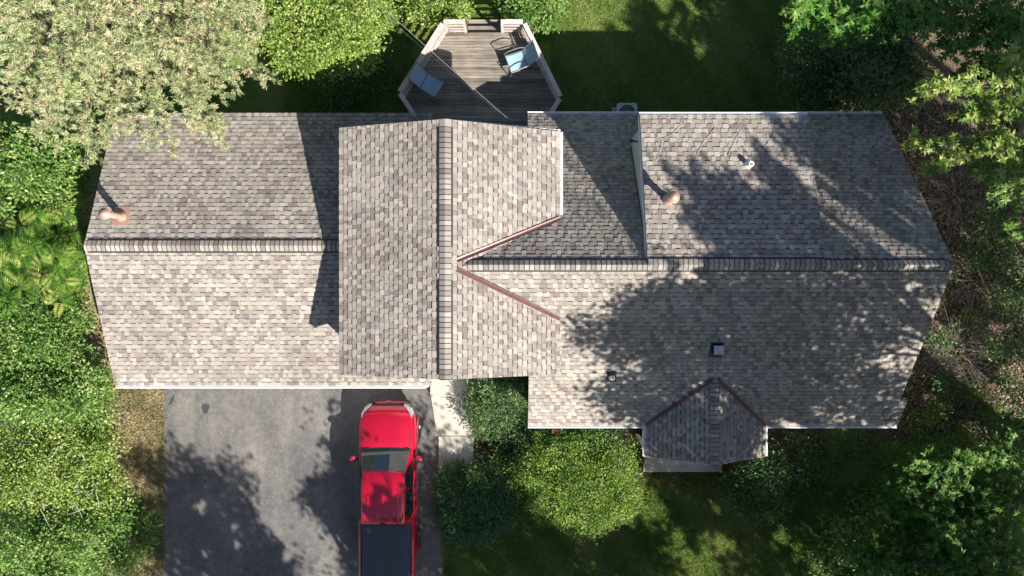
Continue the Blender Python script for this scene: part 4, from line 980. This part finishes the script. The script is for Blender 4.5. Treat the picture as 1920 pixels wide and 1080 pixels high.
# maple style crowns: whorls of pointed leaves at twig ends
def star_clusters(C, size, per=9, tone=None):
    n = len(C); cc = np.repeat(C, per, 0); k = np.tile(np.arange(per), n); az = k*2*np.pi/per+np.repeat(RNG.uniform(0, 6, n), per)+RNG.normal(0, .2, n*per)
    el = RNG.uniform(-.15, .45, n*per); tl = np.repeat(RNG.normal(0, .25, (n, 3)), per, 0)
    ax = unit(np.stack([np.cos(az)*np.cos(el), np.sin(az)*np.cos(el), np.sin(el)], 1)+tl)
    l_ = size*RNG.uniform(.7, 1.25, n*per)
    t = np.repeat(RNG.normal(.5, .2, n) if tone is None else tone, per)+RNG.normal(0, .1, n*per)
    return leaves(cc, ax, unit(np.array([0, 0, 1.])+RNG.normal(0, .25, (n*per, 3))), l_, l_*.34, .2), np.clip(t, 0, 1)
def maple(name, label, base, branches, mat='leaf_maple', size=.19, r0=.14, group=None, dens=1.0, extra=None):
    """branches: list of (px,py,z, px2,py2,z2, width_px) sprays of foliage from point 1 to point 2"""
    t = empty(name, base, label, 'tree', group); wood = MB(); C = []
    B = Vector(base); cs_ = [P(*b_[:3]) for b_ in branches]; top = Vector((sum(c.x for c in cs_)/len(cs_), sum(c.y for c in cs_)/len(cs_), max(c.z for c in cs_)))
    hub = B.lerp(top, .55); wood.tube([B, B.lerp(top, .3), hub, top], [r0*1.2, r0, r0*.8, r0*.25], 9)
    for b_ in branches:
        a, e = P(*b_[:3]), P(*b_[3:6]); wpx = b_[6]*(H-a.z)/F; n = int(((e-a).length+wpx)*wpx*26*dens)+5
        wood.tube([hub, hub.lerp(a, .6)+Vector((0, 0, .2)), a, a.lerp(e, .5)+Vector((0, 0, .1)), e], [r0*.4, r0*.28, r0*.18, .014, .006], 6)
        side = (e-a).cross(Vector((0, 0, 1))).normalized()
        for i in range(n):
            u = random.random(); o_ = random.gauss(0, .42)*wpx*(1-.55*u); c = a.lerp(e, u)+side*o_+Vector((0, 0, random.gauss(0, .22)-abs(o_)*.15)); C.append(tuple(c))
            if random.random() < .12: wood.tube([a.lerp(e, max(0, u-.15)), c], [.010, .004], 4)
    V, T = star_clusters(np.array(C), size, 8); np_mesh('crown', V, 4, T, M[mat], t); wood.build('trunk', M['bark'], t)
    return t
hm = MB(); rnd_h = random.Random(21)
for q in range(46):
    a = P(rnd_h.uniform(40, 180), rnd_h.uniform(820, 960), rnd_h.uniform(2.2, 2.7)); d = Vector((rnd_h.uniform(-.5, .5), rnd_h.uniform(-.5, .5), rnd_h.uniform(-.05, .15)))
    hm.tube([a, a+d*.6+Vector((.03, .02, .03)), a+d], [.009, .007, .003], 4)
dt_ = empty('dead_vine', (-15.2, -6.6, 1.9), 'pale bare twigs tangled over the yellow green vine covered shrub', 'twigs'); hm.build('twig', M['palewood'], dt_); dt_.children[0]['kind'] = 'stuff'
maple('maple_tree', 'maple with sunlit pale leaf sprays reaching in from the right edge', (17.6, 4.5, 0), [
    (1930, 300, 6.2, 1700, 262, 6.0, 45), (1900, 250, 6.5, 1745, 320, 6.2, 34), (1900, 160, 6.6, 1715, 172, 6.4, 34), (1830, 150, 6.8, 1735, 160, 6.7, 26), (1930, 200, 6.4, 1800, 215, 6.3, 40),
    (1930, 330, 6.0, 1830, 320, 6.0, 40), (1940, 120, 6.6, 1850, 110, 6.4, 40)], mat='leaf_spray', size=.165, dens=2.1)
maple('maple_tree', 'dark shaded maple filling the upper right corner', (15.6, 9.3, 0), [
    (1900, 20, 4.6, 1620, 15, 4.4, 70), (1920, 60, 4.4, 1760, 80, 4.2, 70), (1700, -10, 4.6, 1490, 45, 4.5, 60), (1640, 20, 4.7, 1550, 75, 4.5, 44), (1760, 30, 4.5, 1660, 55, 4.4, 50), (1930, 130, 4.0, 1800, 140, 3.8, 60), (1930, 60, 4.9, 1850, 20, 4.9, 60), (1540, -20, 4.8, 1480, 20, 4.8, 40)], size=.19, dens=1.5)
maple('maple_tree', 'shaded green maple low on the right beyond the roof corner', (17.4, 2.4, 0), [
    (1940, 200, 3.6, 1850, 210, 3.4, 80), (1940, 330, 3.2, 1860, 350, 3.0, 70), (1940, 430, 3.0, 1880, 440, 2.8, 50), (1940, 270, 3.4, 1840, 280, 3.2, 60)], mat='leaf_mid', size=.17, dens=1.2)
GU = 'undergrowth along the right side'
tree('leafy_shrub', 'dense dark bush in shade behind the upper right eave', 'shrub', (10.6, 7.3, 0), [L(1510, 110, 1.5, 52, .8), L(1570, 130, 1.7, 58, .9), L(1640, 110, 1.7, 56, .9), L(1600, 175, 1.3, 50, .7), L(1530, 175, 1.1, 44, .6), L(1690, 150, 1.5, 50, .8), L(1660, 60, 1.6, 60, .8)], 'leaf_blue', .08, dens=10, size=.11, clump=.2, per=24, crown='foliage', stem='stem', group=GU, sub=4)
tree('leafy_shrub', 'thin leafed brush beside the gable end at the right', 'shrub', (15.4, 1.2, 0), [L(1850, 420, 1.0, 36, .5), L(1880, 480, 1.1, 40, .5), L(1900, 560, 1.1, 40, .5), L(1820, 480, .7, 24, .35), L(1890, 640, 1.0, 34, .5)], 'leaf_dark', .04, dens=7, size=.11, clump=.22, per=16, crown='foliage', stem='stem', group=GU, sub=4)
tree('leafy_shrub', 'sparse brush among dry leaves right of the lower eave corner', 'shrub', (14.6, -3.0, 0), [L(1770, 720, .6, 28, .3), L(1850, 800, .7, 34, .4), L(1890, 730, .7, 30, .4), L(1760, 640, .5, 18, .25), L(1880, 850, .8, 34, .4)], 'leaf_dark', .04, dens=5, size=.1, clump=.22, per=14, crown='foliage', stem='stem', group=GU, sub=4)
for lab, bs, lb, mt in (('low green plants scattered over dry leaves below the maple sprays', (16.4, .3, 0), [L(1770, 500, .25, 16, .2), L(1820, 600, .3, 20, .25), L(1870, 560, .4, 24, .3), L(1760, 560, .2, 14, .15), L(1890, 500, .4, 26, .3), L(1850, 650, .3, 18, .2)], 'leaf_mid'),
    ('yellow green weeds in sun patches right of the lower eave corner', (15.2, -4.2, 0), [L(1760, 770, .25, 26, .2), L(1820, 740, .25, 22, .2), L(1720, 790, .2, 22, .18), L(1800, 820, .3, 26, .25), L(1860, 780, .3, 24, .2), L(1890, 820, .4, 28, .3)], 'leaf_bright'),
    ('dense green ground plants beside the shaded tree at the lower right', (13.6, -6.8, 0), [L(1690, 880, .5, 44, .4), L(1750, 850, .5, 40, .4), L(1640, 930, .4, 34, .3), L(1740, 940, .5, 50, .4), L(1820, 890, .6, 46, .5)], 'leaf_maple')):
    tree('undergrowth_plant', lab, 'plant', bs, lb, mt, .02, dens=12, size=.10, clump=.13, per=16, crown='foliage', stem='stem', group=GU)
# bare brush piles and small bare tree
def brush(label, px, py, z, rpx, n, base, zs=.5, seed=3, up=False, mat='twig'):
    rnd_ = random.Random(seed); t = empty('bare_brush', base, label, 'brush', 'bare brush on the right side'); m = MB(); c = P(px, py, z); k = (H-z)/F*rpx
    for i in range(n):
        a = rnd_.uniform(0, 6.28); r_ = k*math.sqrt(rnd_.random()); s_ = Vector((c.x+r_*math.cos(a)*.6, c.y+r_*math.sin(a)*.6, rnd_.uniform(.02, zs)))
        d = Vector((math.cos(a), math.sin(a), rnd_.uniform(0, .5)))*rnd_.uniform(.4, 1.0); q = Vector((rnd_.uniform(-1, 1), rnd_.uniform(-1, 1), rnd_.uniform(-.3, .6)))
        pts = [s_, s_+d*.4+q*.08, s_+d*.75+q*.22, s_+d+q*.3]; pts = [Vector((p.x, p.y, max(.02, p.z))) for p in pts]
        w0 = rnd_.uniform(.006, .014); m.tube(pts, [w0, w0*.8, w0*.6, w0*.3], 4)
        for j in range(3): 
            s2 = pts[rnd_.randint(1, 2)]; e = s2+Vector((rnd_.uniform(-.3, .3), rnd_.uniform(-.3, .3), rnd_.uniform(-.05, .2))); m.tube([s2, e], [w0*.5, w0*.25], 4)
    m.build('branches', M[mat], t); return t
brush('tangled pile of grey bare branches beside the right eave', 1795, 655, .4, 66, 170, (15.2, -2.1, 0), .6, 3)
brush('loose bare twigs on dry leaves right of the gable peak', 1840, 520, .4, 60, 120, (16.0, .4, 0), .5, 4)
brush('dead brush below the maple sprays by the gable end', 1800, 370, .4, 60, 80, (15.6, 3.1, 0), .6, 5)
bt = empty('bare_tree', (17.3, -3.9, 0), 'small dark leafless tree with forked branches on sunlit dry leaves', 'tree'); m = MB()
def fork(p, d, l_, r_, n, rnd_):
    e = p+d*l_; m.tube([p, p.lerp(e, .5)+Vector((rnd_.uniform(-.04, .04), rnd_.uniform(-.04, .04), 0)), e], [r_, r_*.85, r_*.7], 5)
    if n:
        for k in range(rnd_.choice([2, 2, 3])): 
            dd = (d+Vector((rnd_.uniform(-.8, .8), rnd_.uniform(-.8, .8), rnd_.uniform(-.2, .4)))).normalized(); fork(e, dd, l_*rnd_.uniform(.6, .85), r_*.6, n-1, rnd_)
fork(Vector((17.3, -3.4, 0)), Vector((-.15, -.5, .75)).normalized(), .8, .045, 5, random.Random(8)); m.build('branches', M['bark'], bt)

maple('maple_tree', 'broad green tree in shade filling the lower right corner', (16.4, -9.2, 0), [
    (1900, 960, 2.6, 1650, 930, 2.2, 90), (1920, 1050, 2.8, 1640, 1060, 2.3, 90), (1800, 900, 2.4, 1700, 870, 2.0, 60), (1930, 880, 2.6, 1800, 850, 2.3, 60), (1900, 1010, 3.0, 1740, 1000, 2.8, 90), (1700, 1090, 2.4, 1590, 1030, 2.0, 60), (1930, 800, 2.4, 1880, 790, 2.2, 46), (1760, 960, 2.6, 1690, 950, 2.4, 60), (1880, 1000, 2.2, 1660, 990, 2.0, 110), (1900, 1070, 2.3, 1700, 1090, 2.0, 110), (1920, 920, 2.2, 1720, 900, 2.0, 80), (1700, 1040, 1.8, 1620, 1080, 1.6, 70)], mat='leaf_maple', size=.13, dens=2.2)
tree('low_shrub', 'low leafy sapling at the bottom edge of the shaded front lawn', 'shrub', (10.2, -9.6, 0), [L(1590, 1010, .6, 34, .4), L(1560, 1060, .6, 40, .4), L(1620, 950, .5, 28, .3)], 'leaf_mid', .03, dens=8, size=.12, clump=.2, per=16, crown='foliage', stem='stem')

# ---- tall trees outside the picture that throw the shade
def SH(px, py, zs, h, r, rz=None, sq=1.0):
    c = P(px, py, zs); q = h-zs
    return (c.x-SX*q, c.y-SY*q, h, r, r*sq, rz or r*.55)
for px, py, z, rp in [(600, 800, 0, 30), (590, 850, 0, 28), (565, 870, 0, 22), (612, 1030, 0, 22), (640, 1020, 0, 14), (525, 970, 0, 30), (530, 900, 0, 32), (500, 860, 0, 30), (545, 1030, 0, 18), (375, 950, 0, 12), (440, 985, 0, 8), (445, 1020, 0, 8), (385, 1035, 0, 8), (570, 1070, 0, 10), (1760, 165, 6.5, 62), (1715, 262, 6, 26), (1775, 285, 6, 44), (1825, 170, 6.5, 55), (1850, 240, 6.3, 50), (1880, 190, 6.3, 34), (1905, 140, 6.4, 20),
    (1050, 35, 0, 60), (1110, 20, 0, 50), (1165, 55, 0, 14), (1000, 60, 0, 40), (725, 810, 1.1, 58), (700, 770, 1.0, 40), (750, 780, 1, 40), (690, 905, 1.8, 13), (715, 930, 1.8, 10), (845, 765, 0, 42), (850, 840, 0, 8), (1085, 870, 1.6, 92), (1130, 930, 1.2, 55), (1170, 900, 1, 36), (1010, 900, 1.2, 30),
    (1222, 950, 0, 16), (1235, 965, 0, 14), (1215, 987, 0, 8), (1274, 1028, 0, 16), (1320, 1050, 0, 18), (1345, 942, 0, 11), (1355, 1020, 0, 15), (1322, 1010, 0, 9), (1300, 1065, 0, 14), (1270, 1000, 0, 8), (1180, 975, 0, 9),
    (1553, 925, 0, 10), (1533, 965, 0, 14), (1520, 990, 0, 9), (1465, 1003, 0, 13), (1485, 1010, 0, 8), (1500, 1035, 0, 13), (1530, 1060, 0, 10), (1650, 1020, 0, 13), (1615, 905, 0, 8), (1600, 922, 0, 7), (1650, 942, 0, 8), (1590, 935, 0, 6), (1630, 862, 0, 9), (1668, 955, 0, 7), (1770, 880, 0, 12), (1840, 755, 0, 18), (1878, 760, 0, 36), (1905, 735, 0, 28), (1820, 802, 0, 13), (1545, 812, 0, 7), (1555, 820, 0, 6), (1675, 840, 0, 6),
    (1757, 650, 0, 16), (1840, 540, 0, 16), (1825, 505, 0, 12), (1775, 690, 0, 20), (1850, 565, 0, 10), (1870, 620, 0, 14), (1790, 715, 0, 12), (1740, 745, 0, 10), (1900, 690, 0, 14), (1800, 430, 0, 8),
    (1678, 558, 5, 10), (1700, 530, 5.3, 13), (1723, 552, 5, 6), (1665, 640, 4.2, 7), (1693, 610, 4.5, 6), (1522, 650, 4.2, 7), (1563, 655, 4.2, 4), (1497, 663, 4, 5), (1420, 665, 4, 9), (1660, 680, 3.8, 5), (1680, 712, 3.4, 6), (1290, 520, 5.6, 16), (1605, 500, 5.8, 9), (1755, 565, 5, 11), (1715, 495, 5.8, 9), (1755, 495, 5.8, 8), (1680, 497, 5.8, 6), (1640, 497, 5.8, 5), (1350, 615, 4.6, 7), (1365, 630, 4.5, 6), (1570, 775, 2.8, 9), (1622, 795, 2.7, 9), (1345, 590, 5, 5), (1600, 720, 3.4, 5), (1190, 690, 4, 8), (1205, 700, 4, 6),
    (1245, 420, 5.4, 42), (1270, 470, 5.5, 32), (1225, 330, 5.2, 30), (1240, 260, 5, 45), (1320, 240, 4.9, 38), (1390, 245, 4.9, 34), (1440, 250, 4.9, 20), (1480, 300, 5, 14), (1500, 320, 5, 15), (1460, 285, 5, 13), (1350, 290, 5, 20), (1385, 310, 5, 18), (1410, 340, 5.1, 12),
    (1560, 385, 4.6, 17), (1585, 402, 4.7, 18), (1612, 422, 4.9, 18), (1642, 442, 5.1, 17), (1668, 457, 5.3, 14), (1700, 468, 5.4, 12), (1560, 330, 4.2, 9), (1575, 350, 4.3, 9), (1640, 370, 4.4, 7), (1665, 390, 4.5, 8), (1600, 370, 4.5, 8), (1560, 420, 4.9, 8), (1625, 395, 4.7, 6), (1725, 460, 5.3, 6), (1590, 440, 5.1, 6), (1570, 300, 3.8, 5), (1680, 395, 4.6, 6)]:
    c = P(px, py, z); SUNW.append((c.x, c.y, z, rp*(H-z)/F*(1.35 if z == 0 and px > 1100 and py > 600 else 1)))
def shade_tree(label, base, lobes, r0=.25, dens=3.0, size=.165, clump=.25, per=27):
    return tree('tall_tree', label, 'tree', base, lobes, 'leaf_shade', r0, dens=dens*1.9, size=size, clump=clump, per=per, group='tall trees beyond the picture edge', solid=.6, aspect=.7)
shade_tree('tall tree beyond the right edge shading the right wing roof', (16.8, -11.0, 0), [
    SH(1135, 625, 4.6, 11.2, .75), SH(1215, 575, 5.0, 11.5, .9), SH(1200, 660, 4.4, 11.2, .9), SH(1290, 560, 5.0, 12, 1.1), SH(1300, 650, 4.4, 11.6, 1.2), SH(1165, 740, 3.6, 10.4, .6), SH(1240, 745, 3.6, 10.6, 1.0), SH(1190, 775, 3.2, 10.0, .6),
    SH(1390, 600, 4.8, 12, 1.2), SH(1370, 700, 4.0, 11.2, 1.2), SH(1480, 560, 5.0, 12.4, 1.2), SH(1480, 660, 4.4, 11.6, 1.2), SH(1470, 760, 3.4, 10.6, 1.1), SH(1300, 480, 5.5, 13, .8), SH(1330, 600, 4.8, 12, 1.0), SH(1430, 640, 4.5, 11.8, 1.1), SH(1420, 700, 4.0, 11, 1.1), SH(1250, 610, 4.8, 11.8, .9), SH(1380, 540, 5.2, 12.4, .9), SH(1430, 770, 3.2, 10.6, 1.0)], .3)
shade_tree('second tall tree beyond the right edge shading the gable end', (18.6, -6.2, 0), [
    SH(1580, 570, 5.0, 12, 1.1), SH(1570, 660, 4.2, 11.4, 1.2), SH(1560, 750, 3.4, 11, 1.2), SH(1650, 620, 4.4, 11.6, .9), SH(1640, 720, 3.4, 10.8, .9), SH(1680, 540, 5.2, 12.4, .9), SH(1740, 520, 5.2, 12.4, .5),
    SH(1380, 420, 5.4, 13, .8), SH(1460, 440, 5.5, 13, .9), SH(1540, 450, 5.5, 13, .8), SH(1300, 350, 5.1, 13.4, .55), SH(1360, 360, 5.2, 13.6, .5), SH(1450, 350, 5.2, 13.4, .6), SH(1330, 400, 5.3, 13.4, .6)], .3)
shade_tree('third tall tree beyond the right edge behind the maple', (21.5, -3.6, 0), [
    SH(1490, 250, 4.8, 14, .6), SH(1540, 300, 4.2, 13.6, .8), SH(1600, 300, 3.8, 13.4, .8), SH(1640, 380, 4.5, 13, .7), SH(1590, 240, 3.0, 13, .9), SH(1500, 380, 5.2, 13.4, .6), SH(1700, 450, 5.0, 12.4, .6), SH(1620, 450, 5.4, 13, .6), SH(1470, 300, 5, 13.8, .4), SH(1290, 100, 0, 13, 1.3), SH(1340, 40, 0, 13.2, 1.4), SH(1230, 80, 0, 13, .9),
    SH(1300, 60, 0, 13, 1.6), SH(1400, 40, 0, 13.5, 1.9), SH(1500, 100, 0, 12.6, 1.9), SH(1250, 120, 0, 12.5, 1.0), SH(1380, 130, 0, 12.4, 1.6), SH(1200, 40, 0, 13, .7), SH(1460, -20, 0, 13, 1.8), SH(1340, -40, 0, 13, 1.4)], .3)
shade_tree('broad tall tree far to the right shading the upper right corner', (25, 0, 0), [
    SH(1600, 60, 2, 12.0, 2.2), SH(1700, 120, 2, 12, 2.2), SH(1800, 60, 3, 12.5, 2.2), SH(1700, 20, 3, 12.8, 2.0), SH(1850, 160, 3, 11.6, 1.7), SH(1880, 20, 4, 12, 2.2), SH(1560, 150, 1, 11.5, 1.6), SH(1750, 250, .5, 11, 1.4), SH(1830, 330, .5, 11, 1.3), SH(1900, 400, .5, 11, 1.5), SH(1780, 420, .3, 11, 1.0)], .35, dens=2.6)
shade_tree('tall tree at the lower right beyond the corner', (20.5, -12.0, 0), [
    SH(1800, 560, 0, 10, .9), SH(1870, 620, 0, 10, 1.0), SH(1760, 760, 0, 9.6, 1.2), SH(1850, 720, 0, 10.4, .7), SH(1700, 830, 0, 9.6, 1.5), SH(1800, 880, 1, 9.8, 1.8), SH(1900, 900, 1, 10, 1.8), SH(1700, 950, 1, 10, 1.8), SH(1820, 1020, 1, 10, 1.9), SH(1920, 1060, 1, 10, 2), SH(1620, 880, 0, 9.6, 1.2), SH(1640, 1060, 0, 10, 1.6)], .3, dens=2.6)
shade_tree('tall tree below the picture shading the porch and lawn', (12.6, -14.5, 0), [
    SH(1320, 830, 3, 9.6, 1.5), SH(1260, 790, 3, 9.4, .9), SH(1390, 800, 3, 9.8, 1.2), SH(1500, 850, 0, 9.4, 1.6), SH(1560, 930, 0, 9.2, 1.1), SH(1300, 930, 0, 9, 1.2), SH(1400, 940, 0, 9, 1.3), SH(1480, 960, 0, 9, .9), SH(1420, 1040, 0, 9, 1.2), SH(1540, 1060, 0, 9, 1.2), SH(1200, 840, 0, 9, .6), SH(1260, 872, .3, 9, .7), SH(1330, 875, .3, 9, .7), SH(1415, 900, .8, 9, .9), SH(1650, 775, 2.8, 9.8, .8), SH(1600, 790, 2.8, 9.8, .7)], .28, dens=2.9)
shade_tree('tall tree below the picture shading the front lawn', (6.4, -17.5, 0), [
    SH(1090, 1000, .5, 9, .75), SH(1180, 1000, 0, 9.4, 1.0), SH(1000, 1010, 0, 9.6, 1.5), SH(900, 1040, 0, 9.4, 1.5), SH(1100, 1060, 0, 9.4, 1.6), SH(1230, 1060, 0, 9.4, 1.0), SH(900, 960, 0, 9.2, 1.2), SH(860, 900, 0, 9, .8), SH(950, 930, 0, 9.2, .7), SH(855, 858, 0, 9, .5), SH(920, 860, 0, 9, .5), SH(1260, 960, 0, 9, .6), SH(1330, 1010, 0, 9, .7)], .28, dens=3.0)
shade_tree('tall tree below the picture shading the driveway', (-.6, -18.4, 0), [
    SH(620, 945, 0, 8.6, .65), SH(580, 925, 0, 8.6, .35), SH(670, 1000, 0, 8.6, .8), SH(740, 1000, 1, 8.8, 1.0), SH(760, 930, 1.5, 8.8, .7), SH(730, 900, 1.8, 8.6, .35), SH(810, 960, 0, 8.6, .8), SH(800, 870, 0, 8.4, .4), SH(700, 1070, 0, 9, 1.0), SH(800, 1050, 0, 9, 1.0), SH(800, 770, 0, 8, .25), SH(700, 920, 1.8, 8.8, .6), SH(740, 950, 1.8, 8.8, .6), SH(690, 965, 1.8, 8.8, .6), SH(720, 1040, 1.2, 8.8, .9), SH(620, 930, 0, 8.7, .6), SH(650, 990, 0, 8.7, .5)], .25, dens=3.6)
shade_tree('tall tree below the picture shading the left half of the driveway', (-4.2, -17.6, 0), [
    SH(350, 900, 0, 9.6, .8), SH(400, 960, 0, 9.8, 1.1), SH(340, 990, 0, 9.4, 1.0), SH(440, 1030, 0, 9.8, 1.1), SH(350, 1060, 0, 9.4, 1.2), SH(500, 1060, 0, 9.6, .8), SH(540, 1090, 0, 9.4, .7), SH(440, 900, 0, 9.8, .5), SH(280, 880, 0, 9.4, .5), SH(270, 960, 0, 9.2, .6), SH(230, 1050, 1, 9.2, .6)], .28, dens=3.4)

# ---- grass, dry grass, leaf litter
def blades(n, x0, x1, y0, y1, keep, size=(.05, .11), w_=.014, flat=.5):
    p = np.stack([RNG.uniform(x0, x1, n), RNG.uniform(y0, y1, n), np.full(n, .003)], 1); p = p[keep(p[:, 0], p[:, 1])]; n = len(p)
    a = unit(np.stack([RNG.normal(0, flat, n), RNG.normal(0, flat, n), np.ones(n)*.7], 1)); nn = unit(RNG.normal(size=(n, 3)))
    l_ = RNG.uniform(*size, n); base_t = .5+.22*np.sin(p[:, 0]*1.3+1)*np.cos(p[:, 1]*1.1)+.15*np.sin(p[:, 0]*4+p[:, 1]*3)
    return leaves(p, a, nn, l_, np.full(n, w_)*RNG.uniform(.7, 1.4, n), .2), np.clip(base_t+RNG.normal(0, .15, n), 0, 1)
inhouse = lambda x, y: ((x > -12.3) & (x < 11.6) & (y > -2.7) & (y < 5.0)) | ((x > .6) & (x < 11.6) & (y > -3.9) & (y < 5.1))
drive = lambda x, y: (x > -12.25) & (x < -2.4) & (y < -2.4)
deckm = lambda x, y: (np.abs(x+1.05) < 2.4) & (y > 4) & (y < 8.6)
V1, T1 = blades(150000, -8, 13, 5, 11.2, lambda x, y: ~inhouse(x, y) & ~deckm(x, y) & (x < 10.8+RNG.normal(0, .8, x.shape)), w_=.016)
V2, T2 = blades(170000, -2.6, 15.5, -10.8, -6.0, lambda x, y: ~drive(x, y) & ~((x < -1.2) & (y > -8.1)) & ((y < -7.0+RNG.normal(0, .12, x.shape)) | ((x > 3.8) & (x < 7.6) & (y < -6.4))), w_=.016)
tag(np_mesh('grass', np.concatenate([V1, V2]), 4, np.concatenate([T1, T2]), M['grass']), 'mown lawn grass behind and in front of the house', 'grass', kind='stuff')
V3, T3 = blades(36000, -14.4, -12.15, -10.6, -2.9, lambda x, y: RNG.random(x.shape) < .9, w_=.02, flat=1.2)
tag(np_mesh('dry_grass', V3, 4, T3, M['drygrass']), 'dry tan grass strip beside the driveway', 'grass', kind='stuff')
n = 42000; p = np.stack([RNG.uniform(11.2, 19, n), RNG.uniform(-5.4, 6.5, n), RNG.uniform(.005, .05, n)], 1)
p = p[(p[:, 0] > 12+RNG.normal(0, .5, n))]; n = len(p); l_ = RNG.uniform(.05, .12, n)
V4 = leaves(p, unit(RNG.normal(size=(n, 3))*np.array([1, 1, .3])), unit(RNG.normal(0, .45, (n, 3))+np.array([0, 0, 1.])), l_, l_*.6)
n5 = 420; p5 = np.stack([RNG.choice([-1, 1], n5), RNG.uniform(-10.4, -3.2, n5), np.full(n5, .04)], 1)
p5[:, 0] = np.where(RNG.random(n5) < .55, -12.1+np.abs(RNG.normal(0, .7, n5)), RNG.uniform(-12.1, -2.7, n5))
l5 = RNG.uniform(.025, .06, n5); V5 = leaves(p5, unit(RNG.normal(size=(n5, 3))*np.array([1, 1, .1])), unit(RNG.normal(0, .3, (n5, 3))+np.array([0, 0, 1.])), l5, l5*.6)
V4 = np.concatenate([V4, V5]); n += n5
tag(np_mesh('leaf_litter', V4, 4, np.clip(RNG.normal(.5, .25, n), 0, 1), M['litter']), 'dry brown fallen leaves lying right of the house and on the driveway', 'leaf litter', kind='stuff')
# driveway crack with weeds, oil stains
m = MB()
def crackline(pts, w_):
    pts = [P(*q, .0) for q in pts]; rnd_ = random.Random(2); L_, Rr = [], []
    fine = []
    for a, b_ in zip(pts[:-1], pts[1:]):
        for t in (0, .25, .5, .75): fine.append(a.lerp(b_, t)+Vector((rnd_.uniform(-.03, .03), rnd_.uniform(-.03, .03), 0)))
    fine.append(pts[-1])
    for i, p_ in enumerate(fine):
        ww = w_*rnd_.uniform(.4, 1.3); L_.append((p_.x-ww, p_.y, .0345)); Rr.append((p_.x+ww, p_.y, .0345))
    m.grid([L_, Rr])
crackline([(352, 835), (358, 870), (360, 920), (364, 955), (370, 985), (362, 1010), (356, 1080)], .018); crackline([(370, 985), (395, 1005), (420, 1040), (445, 1080)], .012)
tag(m.build('driveway_crack', M['crack']), kind='structure')
m = MB()
c = P(386, 766, 0); m.poly([(c.x+.13*(1+.25*math.sin(3*t))*math.cos(t), c.y+.2*(1+.2*math.cos(2*t))*math.sin(t), .0345) for t in np.linspace(0, 2*math.pi, 24, endpoint=False)])
c = P(323, 750, 0); m.poly([(c.x+.05*math.cos(t)+.08*math.sin(t), c.y+.18*math.sin(t), .0345) for t in np.linspace(0, 2*math.pi, 16, endpoint=False)])
tag(m.build('oil_stain', M['tar']), kind='structure')
for o in bpy.data.objects:
    if '_loc' in o.keys(): del o['_loc']
print('objects', len(bpy.data.objects), 'polys', sum(len(m_.polygons) for m_ in bpy.data.meshes))
